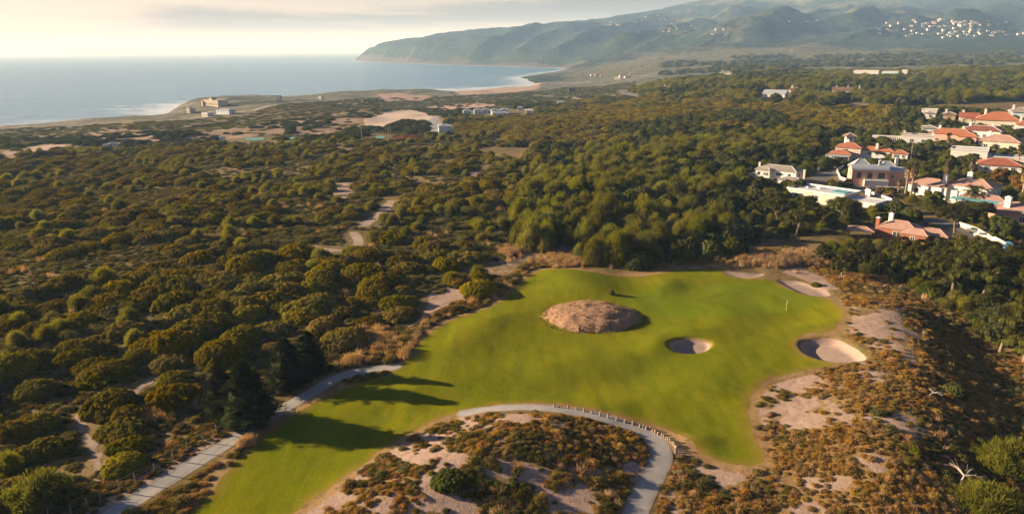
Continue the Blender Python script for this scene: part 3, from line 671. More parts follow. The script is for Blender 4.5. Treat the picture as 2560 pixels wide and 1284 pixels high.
# ------------------------------------------------------------------ plants: shapes
def rand_dirs(n, g):
    v = g.normal(size=(n, 3)); return v / np.linalg.norm(v, axis=1)[:, None]
def nrm(v): return v / (np.linalg.norm(v, axis=1)[:, None] + 1e-9)
def strokes(P, D, L, W, g, taper=.35, side=None):
    """leaf strokes: quads from P along D, length L, width W"""
    n = len(P); L = np.broadcast_to(L, (n,))[:, None]; W = np.broadcast_to(W, (n,))[:, None]
    S = nrm(np.cross(D, rand_dirs(n, g) if side is None else side))
    V = np.stack([P - S * W * .5, P + S * W * .5, P + D * L + S * W * .5 * taper, P + D * L - S * W * .5 * taper], 1).reshape(-1, 3)
    F = np.arange(n * 4).reshape(n, 4); return V, F
def plates(P, Nn, size, g):
    """leaf-sized quads lying across the direction Nn"""
    n = len(P); s = np.broadcast_to(size, (n,))[:, None]
    a = nrm(np.cross(Nn, rand_dirs(n, g))); b = np.cross(Nn, a)
    V = np.stack([P - a * s * .5 - b * s * .3, P + a * s * .35 - b * s * .45, P + a * s * .55 + b * s * .3, P - a * s * .3 + b * s * .5], 1).reshape(-1, 3)
    return V, np.arange(n * 4).reshape(n, 4)
def merge(parts):
    Vs, Fs, o = [], [], 0
    for V, F in parts: Vs.append(V); Fs.append(F + o); o += len(V)
    return np.vstack(Vs), np.vstack(Fs).astype(np.int32)
def blob(c, r, g, nu=9, nv=6, flat=1.0, rough=.15):
    """closed lumpy body as quads"""
    u = np.linspace(0, 2 * math.pi, nu, endpoint=False); v = np.linspace(.02, math.pi - .02, nv)
    U, Vv = np.meshgrid(u, v, indexing='ij'); d = np.stack([np.cos(U) * np.sin(Vv), np.sin(U) * np.sin(Vv), np.cos(Vv) * flat], -1)
    d = d * (1 + rough * (g.random(U.shape)[..., None] - .5) * 2); X = (np.asarray(c) + d * np.asarray(r)).reshape(-1, 3)
    id_ = np.arange(nu * nv).reshape(nu, nv); F = []
    for i in range(nu):
        for j in range(nv - 1): F.append((id_[i, j], id_[i, j + 1], id_[(i + 1) % nu, j + 1], id_[(i + 1) % nu, j]))
    return X, np.array(F)
def tube(pts, rads, k=7):
    pts = np.asarray(pts, float); V = []; n = len(pts)
    for i in range(n):
        t = pts[min(i + 1, n - 1)] - pts[max(i - 1, 0)]; t /= np.linalg.norm(t) + 1e-9
        a = np.cross(t, (0.3, .9, .1)); a /= np.linalg.norm(a); b = np.cross(t, a)
        for j in range(k):
            q = 2 * math.pi * j / k; V.append(pts[i] + rads[i] * (math.cos(q) * a + math.sin(q) * b))
    F = [(i * k + j, i * k + (j + 1) % k, (i + 1) * k + (j + 1) % k, (i + 1) * k + j) for i in range(n - 1) for j in range(k)]
    return np.array(V), np.array(F)
def foliage_mesh(name, leaf_parts, core_parts, mat, g):
    V, F = merge(leaf_parts + core_parts); nl = sum(len(f) for _, f in leaf_parts)
    lv = np.concatenate([g.random(nl), g.random(len(F) - nl) * .5])
    me = mesh_from(name, V, F, [MAT[mat], MAT['core_dark']], False, {'lv': ('FACE', lv)})
    mi = np.zeros(len(F), np.int32); me.polygons.foreach_set('material_index', mi); return me
def lobes_on(a, b, h, k, g, rmin, rmax, lo=-.05, jit=.22):
    """sub-lobe centres spread over the upper shell of an ellipsoid"""
    i = np.arange(k * 2) + .5; ph = np.arccos(1 - i / k * (1 - lo) if False else np.clip(1 - (1 - lo) * i / (k * 2), -1, 1)); th = math.pi * (1 + 5 ** .5) * i
    d = np.stack([np.cos(th) * np.sin(ph), np.sin(th) * np.sin(ph), np.cos(ph)], 1) + g.normal(size=(k * 2, 3)) * .10
    d = nrm(d); d = d[g.permutation(len(d))[:k]]; d[:, 2] = np.abs(d[:, 2])
    sc = 1 + (g.random(k) - .5)[:, None] * jit
    return d * sc * np.array([a, b, h]), d, g.uniform(rmin, rmax, k)

def dome_bush(seed, a=1.0, b=1.0, h=.62, k=150, n=30, mat='leaf_dome'):
    """wind-clipped evergreen dome with a tight knobbly skin, about 2 units wide"""
    g = np.random.default_rng(seed); lean = g.normal(size=2) * .12
    # three overlapping main masses
    masses = [(0, 0, 1.0)] + [(g.uniform(-.55, .55), g.uniform(-.55, .55), g.uniform(.5, .72)) for _ in range(2)]
    leaves = []; cores = []
    for mx, my, s in masses:
        kk = int(k * s * s); C, d, r = lobes_on(a * s, b * s, h * (s * .55 + .45) if s < 1 else h, kk, g, .08, .15, -.05, .10)
        C = C * np.array([.9, .9, .92]) + np.array([mx, my, 0]); C[:, 0] += lean[0] * C[:, 2]; C[:, 1] += lean[1] * C[:, 2]
        rep = np.repeat(np.arange(kk), n); dd = nrm(d[rep] * 1.1 + rand_dirs(kk * n, g)); P = C[rep] + dd * r[rep][:, None]
        ok = P[:, 2] > -.02; P, dd = P[ok], dd[ok]
        leaves.append(plates(P, nrm(dd + rand_dirs(len(P), g) * .25), g.uniform(.05, .085, len(P)), g))
        cores.append(blob((mx, my, 0), (a * s * .93, b * s * .93, (h * (s * .55 + .45) if s < 1 else h) * .93), g, 14, 9, 1, .05))
    return foliage_mesh('dome_bush', leaves, cores, mat, g)
def feather_shrub(seed, a=1.0, h=1.05, k=95, n=44, mat='leaf_feather'):
    """upright feathery shrub: plumes of fine strokes pointing out and up"""
    g = np.random.default_rng(seed); C, d, r = lobes_on(a * .8, a * .8, h * .82, k, g, .16, .28, .0); C[:, 2] += .05
    rep = np.repeat(np.arange(k), n); m = len(rep)
    P = C[rep] + rand_dirs(m, g) * (r[rep] * g.random(m) ** .4)[:, None]; D = nrm(d[rep] * .7 + np.array([0, 0, .95]) + rand_dirs(m, g) * .5)
    leaves = [strokes(P, D, g.uniform(.07, .15, m), g.uniform(.018, .034, m), g)]
    C2, d2, r2 = lobes_on(a * .72, a * .72, h * .6, k // 2, g, .1, .2); C2[:, 2] *= .6; m2 = len(C2) * 30; rep = np.repeat(np.arange(len(C2)), 30)
    P2 = C2[rep] + rand_dirs(m2, g) * r2[rep][:, None]; leaves.append(strokes(P2, nrm(d2[rep] + np.array([0, 0, .4]) + rand_dirs(m2, g) * .6), g.uniform(.07, .13, m2), .03, g))
    return foliage_mesh('feather_shrub', leaves, [blob((0, 0, .05), (a * .72, a * .72, h * .74), g, 12, 8, 1, .14)], mat, g)
def low_scrub(seed, h=.34, k=70, n=34, mat='leaf_grey'):
    g = np.random.default_rng(seed); C, d, r = lobes_on(.9, .9, h, k, g, .1, .22); C[:, :2] *= 1 + .3 * (g.random((k, 1)) - .5)
    rep = np.repeat(np.arange(k), n); m = len(rep); P = C[rep] + rand_dirs(m, g) * r[rep][:, None] * np.array([1, 1, .6]); P[:, 2] = np.abs(P[:, 2]) * .95
    return foliage_mesh('low_scrub', [strokes(P, nrm(d[rep] * .6 + np.array([0, 0, .5]) + rand_dirs(m, g) * .8), g.uniform(.05, .10, m), g.uniform(.02, .04, m), g)], [blob((0, 0, 0), (.8, .8, h * .85), g, 11, 7, 1, .2)], mat, g)
def clump_crown(name, C, R, d, n, mat, g, L=(.35, .6), W=(.10, .18), up=.6, flat=.75, core=.72, leaf='stroke'):
    k = len(C); rep = np.repeat(np.arange(k), n); m = len(rep); dd = rand_dirs(m, g); dd[:, 2] = np.where(dd[:, 2] < -.35, -dd[:, 2], dd[:, 2])
    P = C[rep] + dd * (R[rep] * g.uniform(.72, 1.0, m))[:, None] * np.array([1, 1, flat])
    D = nrm(dd + np.array([0, 0, up]) + rand_dirs(m, g) * .35)
    lv = strokes(P, D, g.uniform(*L, m), g.uniform(*W, m), g) if leaf == 'stroke' else plates(P, nrm(dd + rand_dirs(m, g) * .7), g.uniform(*L, m), g)
    cores = [blob(C[i], (R[i] * core, R[i] * core, R[i] * core * flat), g, 8, 5, 1, .18) for i in range(k)]
    return foliage_mesh(name, [lv], cores, mat, g)
def trunk_mesh(name, base_r, top, forks, mat, g, lean=(0, 0)):
    """tapered trunk from the ground to `top`, then limbs out to the fork points"""
    T = np.array([lean[0], lean[1], top]); parts = []
    pts = [(0, 0, -.6), (lean[0] * .05, lean[1] * .05, .05), (lean[0] * .3 + .06 * base_r, lean[1] * .3, top * .35), (lean[0] * .65, lean[1] * .65, top * .7), tuple(T)]
    parts.append(tube(pts, [base_r * 1.5, base_r * 1.15, base_r * .85, base_r * .72, base_r * .55]))
    for f in forks:
        f = np.asarray(f, float); mid = T * .45 + f * .55 + np.array([0, 0, -.12 * abs(f[2] - T[2])]) + g.normal(size=3) * .12
        s = T * g.uniform(.82, 1.0); parts.append(tube([s, mid, f], [base_r * .42, base_r * .28, base_r * .12], 5))
    V, F = merge(parts); return mesh_from(name, V, F, MAT[mat], True)
def umbrella_pine(seed, w=5.0, ht=7.0, k=46, mat='leaf_pine', n=130, th=.36):
    """stone pine: bare forked trunk under a wide flat dome of needle clumps"""
    g = np.random.default_rng(seed); C, d, r = lobes_on(w * .84, w * .84, ht * th, k, g, w * .17, w * .27, .06); C[:, 2] += ht * (1 - th) - .2
    me = clump_crown('umbrella_crown', C, r, d, n, mat, g, (.22, .4), (.06, .11), .7, .7)
    fk = [(C[i] * .86 + np.array([0, 0, ht * .06])) for i in g.permutation(k)[:8]]
    return me, trunk_mesh('trunk', .05 * ht ** .9 * .9, ht * .5, fk, 'bark', g, g.normal(size=2) * ht * .06)
def round_pine(seed, w=4.2, ht=9.0, k=62, mat='leaf_pine', n=125):
    """maritime pine: broken rounded crown of needle clumps with trunk showing below"""
    g = np.random.default_rng(seed); z = g.random(k) ** .8; rad_ = w * np.sqrt(np.clip(1 - (z * 1.02 - .25) ** 2 * 1.25, .08, 1)) * g.uniform(.35, 1, k) ** .5; th = g.random(k) * 6.283
    C = np.stack([np.cos(th) * rad_, np.sin(th) * rad_, ht * (.30 + .66 * z)], 1); R = g.uniform(.20, .34, k) * w * (1.05 - .35 * z)
    me = clump_crown('pine_crown', C, R, None, n, mat, g, (.24, .42), (.05, .10), .65, .8)
    fk = [C[i] * .93 for i in g.permutation(k)[:10]]
    return me, trunk_mesh('trunk', .32, ht * .6, fk, 'bark', g, g.normal(size=2) * .5)
def broad_tree(seed, w=3.6, ht=7.0, k=54, mat='leaf_broad', n=110):
    g = np.random.default_rng(seed); d = rand_dirs(k, g); C = d * np.array([w, w, ht * .38]) * g.uniform(.45, .95, k)[:, None]; C[:, 2] += ht * .58; R = g.uniform(.22, .36, k) * w
    me = clump_crown('leafy_crown', C, R, None, n, mat, g, (.2, .38), (.2, .3), .3, .85, .78, 'plate')
    return me, trunk_mesh('trunk', .24, ht * .5, [C[i] * .9 for i in g.permutation(k)[:7]], 'bark', g, g.normal(size=2) * .3)
def cypress_tree(seed, w=4.5, ht=8.5, tiers=26, mat='leaf_dark'):
    """wind-swept dark conifer with layered, drooping horizontal sprays"""
    g = np.random.default_rng(seed); parts = []; cores = []
    for t in range(tiers):
        z = ht * (.06 + .9 * (t / tiers)); f = 1 - (t / tiers) ** 1.5
        for q in range(5):
            th = g.random() * 6.283; rr = w * f * g.uniform(.55, 1.05); dirv = np.array([math.cos(th), math.sin(th), 0])
            m = 90; s = g.random(m) ** .6; side = np.array([-math.sin(th), math.cos(th), 0]); spread = g.normal(size=m) * .24 * rr * (1.15 - s)
            P = dirv * (s * rr)[:, None] + side * spread[:, None]; P[:, 2] += z + s * .16 * rr - (s ** 2) * .10 * rr + g.normal(size=m) * .10
            D = nrm(dirv * 1.0 + side * (g.normal(size=m) * .5)[:, None] + np.array([0, 0, .12]) + rand_dirs(m, g) * .3)
            parts.append(strokes(P, D, g.uniform(.3, .6, m), g.uniform(.07, .14, m), g, .3, np.tile(np.array([0, 0, 1.0]), (m, 1)) + rand_dirs(m, g) * .4))
        cores.append(blob((0, 0, z), (w * f * .62, w * f * .62, ht * .06), g, 9, 5, 1, .25))
    me = foliage_mesh('cypress_crown', parts, cores, mat, g)
    return me, trunk_mesh('trunk', .4, ht * .75, [], 'bark', g)
def column_tree(seed, w=1.0, ht=6.0, mat='leaf_dark', k=40):
    g = np.random.default_rng(seed); z = np.linspace(.05, .97, k); th = g.random(k) * 6.283; rr = w * (1 - z ** 2.2) * .6
    C = np.stack([np.cos(th) * rr, np.sin(th) * rr, z * ht], 1); R = w * (.62 - .38 * z)
    return clump_crown('column_crown', C, R, None, 50, mat, g, (.25, .45), (.08, .15), 1.2, 1.2), trunk_mesh('trunk', .14, ht * .5, [], 'bark', g)
def fan_palm(seed, ht=8.0, w=1.5):
    """tall fan palm: ball of stiff fans over a skirt of dead leaves"""
    g = np.random.default_rng(seed); P, D, fans = [], [], []
    for i in range(58):
        d = rand_dirs(1, g)[0]; d[2] = d[2] * .75 + .22; d /= np.linalg.norm(d); base = np.array([0, 0, ht]) + d * w * g.uniform(.35, .65); side = nrm(np.cross(d[None], [[0, 0, 1.0]]))[0]
        for j in range(9):
            q = (j - 4) * .24; P.append(base); D.append(d * math.cos(q) + side * math.sin(q) + np.array([0, 0, -.12 * abs(q)]))
    P = np.array(P); D = nrm(np.array(D)); green_ = strokes(P, D, g.uniform(.55, .8, len(P)) * w * .62, .13, g, .25)
    crown = foliage_mesh('palm_crown', [green_], [blob((0, 0, ht), (w * .4, w * .4, w * .4), g)], 'leaf_palm', g)
    n = 170; th = g.random(n) * 6.283; z = g.random(n); Q = np.stack([np.cos(th) * .28, np.sin(th) * .28, ht - .3 - z * 1.9], 1); Dn = nrm(np.stack([np.cos(th) * (.75 - .4 * z), np.sin(th) * (.75 - .4 * z), -np.ones(n)], 1))
    skirt = foliage_mesh('dead_fronds', [strokes(Q, Dn, g.uniform(.7, 1.2, n), .26, g, .5)], [blob((0, 0, ht - 1.1), (.4, .4, 1.0), g)], 'leaf_deadpalm', g)
    V, F = tube([(0, 0, -.5), (.02, 0, .1), (.05, .03, ht * .4), (.02, .0, ht * .8), (0, 0, ht)], [.36, .3, .22, .2, .22], 8)
    return crown, mesh_from('trunk', V, F, MAT['palm_bark'], True), skirt
def date_palm(seed, ht=2.6, L=3.6, nf=44):
    g = np.random.default_rng(seed); parts = []
    for i in range(nf):
        th = g.random() * 6.283; el = g.uniform(-.05, 1.35); h = np.array([math.cos(th), math.sin(th), 0]); pts = []
        for s in np.linspace(0, 1, 11): pts.append(np.array([0, 0, ht]) + h * (L * s * math.cos(el) * (1 + .1 * s)) + np.array([0, 0, L * (s * math.sin(el) - .62 * s * s * (1.1 - .5 * math.sin(max(el, 0))))]))
        pts = np.array(pts); t = nrm(np.gradient(pts, axis=0)); side = nrm(np.cross(t, np.array([0, 0, 1.0])[None].repeat(len(t), 0)))
        for sg in (-1, 1):
            P = np.vstack([pts[1:], (pts[1:] + pts[:-1]) / 2]); tt = np.vstack([t[1:], t[1:]]); ss = np.vstack([side[1:], side[1:]])
            parts.append(strokes(P, nrm(tt * .55 + ss * sg + np.array([0, 0, .12])), .62 * (L / 3.6), .12, g, .2))
        parts.append(strokes(pts[:-1], t[:-1], L / 10, .09, g, 1.0))
    V, F = tube([(0, 0, -.5), (0, 0, .1), (0, 0, ht * .6), (0, 0, ht)], [.55, .48, .38, .42], 9)
    return foliage_mesh('palm_fronds', parts, [blob((0, 0, ht), (.35, .35, .3), g)], 'leaf_palm', g), mesh_from('trunk', V, F, MAT['palm_bark'], True)
def tuft(seed, mat, h=.42, n=230, spread=.5):
    """low cushion of heath: short stems over a dark heart"""
    g = np.random.default_rng(seed); th = g.random(n) * 6.283; r = np.sqrt(g.random(n)) * spread; P = np.stack([np.cos(th) * r, np.sin(th) * r, h * .55 * (1 - (r / spread) ** 2) + .02], 1)
    D = nrm(np.stack([np.cos(th) * r * 1.6, np.sin(th) * r * 1.6, np.full(n, .6)], 1) + rand_dirs(n, g) * .45)
    return foliage_mesh('tuft', [strokes(P, D, g.uniform(.07, .17, n) * (h / .42), g.uniform(.025, .055, n), g, .5)], [blob((0, 0, -.02), (spread * .85, spread * .85, h * .55), g, 8, 5, 1, .25)], mat, g)
def grass_tuft(seed, mat, h=.9, n=60):
    g = np.random.default_rng(seed); P = np.stack([g.normal(size=n) * .22, g.normal(size=n) * .22, np.zeros(n)], 1); D = nrm(np.stack([g.normal(size=n) * .4, g.normal(size=n) * .4, np.ones(n)], 1))
    return foliage_mesh('grass_tuft', [strokes(P, D, g.uniform(.5, 1, n) * h, g.uniform(.04, .08, n), g, .15)], [blob((0, 0, 0), (.2, .2, .12), g, 6, 4)], mat, g)

DOMES = [dome_bush(100 + i, 1, g_, h_) for i, (g_, h_) in enumerate([(1.0, .46), (.82, .55), (.95, .40), (.72, .60), (1.0, .5)])]
FEATH = [feather_shrub(200 + i, 1.0, h_) for i, h_ in enumerate([1.0, 1.15, .85, 1.3])]
GREYS = [low_scrub(300 + i, h_) for i, h_ in enumerate([.30, .40, .26])]
DARKD = [dome_bush(150 + i, 1, .9, h_, mat='leaf_broad') for i, h_ in enumerate([.62, .5, .72])]
UMBR = [umbrella_pine(400, 5.0, 7.0), umbrella_pine(401, 4.4, 6.6), umbrella_pine(402, 5.4, 7.6)]
PINES = [round_pine(420), round_pine(421, 3.6, 8.4), round_pine(422, 4.6, 9.6)]
BROAD = [broad_tree(440), broad_tree(441, 3.2, 6.4), broad_tree(442, 4.0, 7.2)]
RUSTS = [broad_tree(450, 3.4, 6.0, mat='leaf_rust')]
CYPR = [cypress_tree(460), cypress_tree(461, 4.2, 7.6), cypress_tree(462, 3.6, 6.8)]
COLS = [column_tree(470), column_tree(471, .9, 4.5)]
FANP = [fan_palm(480), fan_palm(481, 6.4, 1.35)]
DATEP = [date_palm(490)]
TUFTS = [tuft(500, 'heath_gold'), tuft(501, 'heath_gold', .36), tuft(502, 'heath_green', .5), tuft(503, 'heath_green', .4), tuft(504, 'heath_red', .3), grass_tuft(505, 'straw'), tuft(506, 'leaf_grey', .45)]

# ------------------------------------------------------------------ plants: placing
def put_tree(kind, x, y, s=1.0, rz=None, name='pine_tree', label=None, cat='tree', group=None, sz=None, zoff=0.0):
    """an Empty with crown and trunk (and dead fronds)"""
    z = float(H(np.array([x]), np.array([y]))[0]) + zoff
    e = empty(name, (x, y, z), random.random() * 6.28 if rz is None else rz); e.scale = (s, s, s if sz is None else sz)
    obj('crown', kind[0], e); obj('trunk', kind[1], e)
    if len(kind) > 2: obj('dead_fronds', kind[2], e)
    return tag(e, label, cat, group)
def bush(me, x, y, s, sz, name, label, group, rz=None, cat='bush'):
    z = float(H(np.array([x]), np.array([y]))[0])
    o = obj(name, me, None, (x, y, z - .04), random.random() * 6.28 if rz is None else rz, (s, s * random.uniform(.85, 1.15), sz)); return tag(o, label, cat, group)

def scatter_gn(name, pts, rot, scl, var, sources, label, cat):
    """ONE object that carries everything too many to tell apart: points with an instance of one of the source plants on each"""
    me = bpy.data.meshes.new(name); me.vertices.add(len(pts)); me.vertices.foreach_set('co', np.asarray(pts, np.float32).ravel())
    a = me.attributes.new('rotz', 'FLOAT', 'POINT'); a.data.foreach_set('value', np.asarray(rot, np.float32))
    a = me.attributes.new('scl', 'FLOAT_VECTOR', 'POINT'); a.data.foreach_set('vector', np.asarray(scl, np.float32).ravel())
    a = me.attributes.new('var', 'INT', 'POINT'); a.data.foreach_set('value', np.asarray(var, np.int32))
    o = obj(name, me); tag(o, label, cat, kind='stuff')
    ng = bpy.data.node_groups.new(name + '_nodes', 'GeometryNodeTree')
    ng.interface.new_socket('Geometry', in_out='INPUT', socket_type='NodeSocketGeometry'); ng.interface.new_socket('Geometry', in_out='OUTPUT', socket_type='NodeSocketGeometry')
    N = ng.nodes.new; L = ng.links.new; gi = N('NodeGroupInput'); go = N('NodeGroupOutput'); jn = N('GeometryNodeJoinGeometry')
    def na_(nm, t): q = N('GeometryNodeInputNamedAttribute'); q.data_type = t; q.inputs['Name'].default_value = nm; return q.outputs['Attribute']
    cx = N('ShaderNodeCombineXYZ'); L(na_('rotz', 'FLOAT'), cx.inputs[2]); sv = na_('scl', 'FLOAT_VECTOR'); vv = na_('var', 'INT')
    for i, src in enumerate(sources):
        oi = N('GeometryNodeObjectInfo'); oi.transform_space = 'ORIGINAL'; oi.inputs['Object'].default_value = src
        ip = N('GeometryNodeInstanceOnPoints'); cm = N('FunctionNodeCompare'); cm.data_type = 'INT'; cm.operation = 'EQUAL'
        L(vv, cm.inputs[2]); cm.inputs[3].default_value = i
        L(gi.outputs[0], ip.inputs['Points']); L(cm.outputs[0], ip.inputs['Selection']); L(oi.outputs['Geometry'], ip.inputs['Instance'])
        L(cx.outputs[0], ip.inputs['Rotation']); L(sv, ip.inputs['Scale']); L(ip.outputs[0], jn.inputs[0])
    L(jn.outputs[0], go.inputs[0]); md = o.modifiers.new('scatter', 'NODES'); md.node_group = ng
    return o

# zones in picture pixels (where the ground point of a plant shows)
Z_SCRUB = [(-420, 392), (0, 388), (200, 378), (400, 366), (600, 358), (800, 352), (1000, 345), (1150, 338), (1260, 345), (1350, 420), (1300, 500), (1285, 590), (1300, 640), (1325, 668), (1285, 700), (1215, 750), (1110, 788), (1035, 845), (960, 893), (850, 922), (740, 982), (640, 1038), (560, 1090), (380, 1195), (240, 1284), (40, 1420), (-420, 1420)]
Z_FEATH = [(1350, 420), (1480, 385), (1600, 345), (1680, 332), (1850, 330), (2040, 332), (2050, 395), (1860, 405), (1850, 470), (1700, 490), (1750, 560), (1880, 600), (1840, 640), (1700, 655), (1560, 672), (1480, 660), (1400, 640), (1300, 630), (1285, 590), (1300, 500)]
Z_PINE = [(1085, 300), (1200, 285), (1350, 258), (1500, 250), (1620, 246), (1900, 254), (2080, 275), (2230, 270), (2230, 330), (2040, 332), (1680, 332), (1600, 345), (1480, 385), (1350, 420), (1260, 345), (1150, 338)]
Z_FOREST = [(1565, 232), (1640, 212), (1750, 200), (1830, 190), (1950, 180), (2100, 186), (2250, 186), (2400, 178), (2700, 172), (2700, 300), (2530, 258), (2500, 256), (2500, 285), (2420, 275), (2300, 270), (2230, 270), (2080, 275), (1900, 254), (1620, 246)]
Z_GARDEN = [(2050, 332), (2230, 330), (2230, 270), (2420, 275), (2700, 300), (2700, 690), (2560, 650), (2420, 580), (2340, 560), (2180, 560), (2060, 590), (1880, 600), (1750, 560), (1700, 490), (1850, 470), (1860, 405), (2050, 395)]
Z_COAST = [(-420, 335), (0, 324), (300, 309), (440, 299), (600, 291), (700, 262), (900, 246), (1120, 241), (1350, 228), (1500, 205), (1600, 200), (1560, 228), (1620, 246), (1350, 258), (1085, 300), (1150, 338), (1000, 345), (800, 352), (600, 358), (200, 378), (0, 388), (-420, 392)]
Z_RIGHTW = [(2040, 640), (2100, 610), (2180, 600), (2420, 610), (2560, 680), (2800, 760), (2800, 960), (2560, 900), (2440, 830), (2330, 740), (2200, 690), (2100, 670)]
NOPLANT = [[(840, 455), (900, 450), (905, 475), (880, 492), (830, 500), (815, 480)], [(1165, 425), (1215, 423), (1212, 445), (1170, 446)], [(1195, 365), (1330, 368), (1320, 395), (1190, 392)], [(1215, 703), (1130, 722), (1060, 745), (1010, 785), (995, 820), (1040, 812), (1100, 775), (1190, 735)],
           [(90, 1310), (215, 1228), (340, 1150), (430, 1088), (525, 1040), (585, 1035), (585, 1085), (480, 1150), (380, 1215), (230, 1330)], [(50, 370), (130, 358), (190, 362), (120, 382), (60, 384)], [(1450, 690), (1000, 690), (1290, 645), (1450, 650)], [(1860, 600), (1980, 605), (1980, 650), (1860, 645)], [(2090, 255), (2195, 257), (2190, 276), (2090, 274)], [(545, 340), (690, 340), (690, 358), (545, 358)], [(915, 335), (980, 335), (980, 352), (915, 352)], [(1095, 310), (1140, 312), (1140, 338), (1095, 336)], [(1150, 276), (1340, 270), (1340, 298), (1150, 296)], [(1895, 228), (1980, 228), (1980, 256), (1895, 256)], [(2075, 222), (2140, 222), (2140, 242), (2075, 242)], [(250, 362), (300, 362), (300, 374), (250, 374)]]
def jitter_grid(x0, x1, y0, y1, s, g):
    a = np.arange(x0, x1, s); b = np.arange(y0, y1, s); X, Yq = np.meshgrid(a, b); X = X + (g.random(X.shape) - .5) * s * .95; Yq = Yq + (g.random(X.shape) - .5) * s * .95
    return X.ravel(), Yq.ravel()
HOUSE_KEEP = []                      # (x, y, radius) kept free for houses, filled in before scattering
def candidates(zone, x0, x1, y0, y1, s, g, keep=1.0):
    x, y = jitter_grid(x0, x1, y0, y1, s, g); ok = np.abs(np.degrees(np.arctan2(x, y))) < 47; x, y = x[ok], y[ok]; z = H(x, y); px, py, w = project(x, y, z)
    ok = in_poly(px, py, np.array(zone, float)) & (z > SEA + 1)
    for q in NOPLANT: ok &= ~in_poly(px, py, np.array(q, float))
    pk = np.full(len(x), keep)
    for q, amt in SANDS:
        if amt >= .5: pk = np.where(in_poly(px, py, np.array(q, float)), keep * (.45 if amt < .7 else .12), pk)
    ok &= g.random(len(x)) < pk; ok &= poly_sdf(x, y, DUNE) > 2
    x, y, z, px, py, w = (v[ok] for v in (x, y, z, px, py, w)); ok = np.ones(len(x), bool)
    for P, wd in TRACK_W + ROAD_W: ok &= poly_sdf(x, y, P, False) > wd + (2.6 if wd > 1 else 1.0)
    ok &= (poly_sdf(x, y, PATH_A, False) > 3.0) & (poly_sdf(x, y, FAIR) > 3.0)
    for hx, hy, hr in HOUSE_KEEP: ok &= np.hypot(x - hx, y - hy) > hr
    return tuple(v[ok] for v in (x, y, z, px, py, w))
PLANTS = {}                          # kind -> list of (x, y, z, sx, sz, variant, size in picture)
def add_plants(kind, x, y, z, sx, sz, var, w):
    PLANTS.setdefault(kind, []).append(np.stack([x, y, z, sx, sz, var, sx / w], 1))

# ------------------------------------------------------------------ houses
plain('wall_white', (0.53, 0.51, 0.49), .85, .07, .8, .15); plain('wall_cream', (0.46, 0.40, 0.33), .85, .08, .8, .15); plain('wall_pink', (0.50, 0.27, 0.20), .85, .1, .8, .2); plain('wall_blue', (0.42, 0.52, 0.55), .85, .08, .8)
plain('brick_red', (0.26, 0.095, 0.055), .9, .18, 3, .3); plain('wall_stone', (0.46, 0.38, 0.29), .95, .15, 1.5, .3); plain('wall_brown', (0.30, 0.21, 0.14), .9, .15, 1.5)
plain('window_glass', (0.035, 0.05, 0.06), .15, .1, 2, 0, .6); plain('frame_white', (0.56, 0.55, 0.53), .6, .05); plain('shutter_green', (0.03, 0.06, 0.055), .6, .1); plain('wood_dark', (0.09, 0.06, 0.04), .8, .2, 3)
plain('metal_roof', (0.33, 0.36, 0.39), .45, .1, .6, 0, .5, 6, .3); plain('teal_sheet', (0.10, 0.27, 0.30), .6, .12, .8); plain('flat_roof', (0.42, 0.43, 0.44), .9, .12, .5); plain('net_teal', (0.09, 0.30, 0.26), .9, .2, 1.5); plain('rust_net', (0.34, 0.12, 0.07), .9, .25, .8, .4)
def mat_tiles(name, c):
    m, nt = new_mat(name); b = NB(nt); P = b.n('ShaderNodeTexCoord').outputs['Object']
    w = b.n('ShaderNodeTexWave'); w.inputs['Scale'].default_value = 1.6; w.inputs['Distortion'].default_value = .6; b.l(P, w.inputs['Vector'])
    n1 = b.noise(2.5, 5, .65, P); n2 = b.noise(.35, 3, .5, P)
    k = b.mix(b.rng(n1, .35, .68, 0, .5), c, tuple(v * .62 for v in c)); k = b.mix(b.rng(n2, .45, .7, 0, .4), k, tuple(min(1, v * 1.3) for v in c)); k = b.mix(b.rng(w.outputs[1], .1, .4, .25, 0), k, tuple(v * .5 for v in c))
    b.principled(k, .85, b.bump(w.outputs[1], .5, .08), .2); MAT[name] = m
for nm_, c_ in [('tile_orange', (0.34, 0.125, 0.065)), ('tile_pink', (0.36, 0.225, 0.18)), ('tile_grey', (0.25, 0.22, 0.19)), ('tile_red', (0.28, 0.09, 0.05)), ('tile_maroon', (0.20, 0.075, 0.05)), ('tile_brown', (0.17, 0.10, 0.07))]: mat_tiles(nm_, c_)
def box_vf(x0, x1, y0, y1, z0, z1):
    V = np.array([(x0, y0, z0), (x1, y0, z0), (x1, y1, z0), (x0, y1, z0), (x0, y0, z1), (x1, y0, z1), (x1, y1, z1), (x0, y1, z1)], float)
    return V, np.array([(0, 3, 2, 1), (4, 5, 6, 7), (0, 1, 5, 4), (1, 2, 6, 5), (2, 3, 7, 6), (3, 0, 4, 7)])
def boxes(name, lst, mat, parent=None):
    V, F = merge([box_vf(*b) for b in lst]); return obj(name, mesh_from(name, V, F, MAT[mat]), parent)
ROT_SHIFT = {'villas of the estate': -20, 'houses in the forest': -18, 'buildings by the shore': -26}
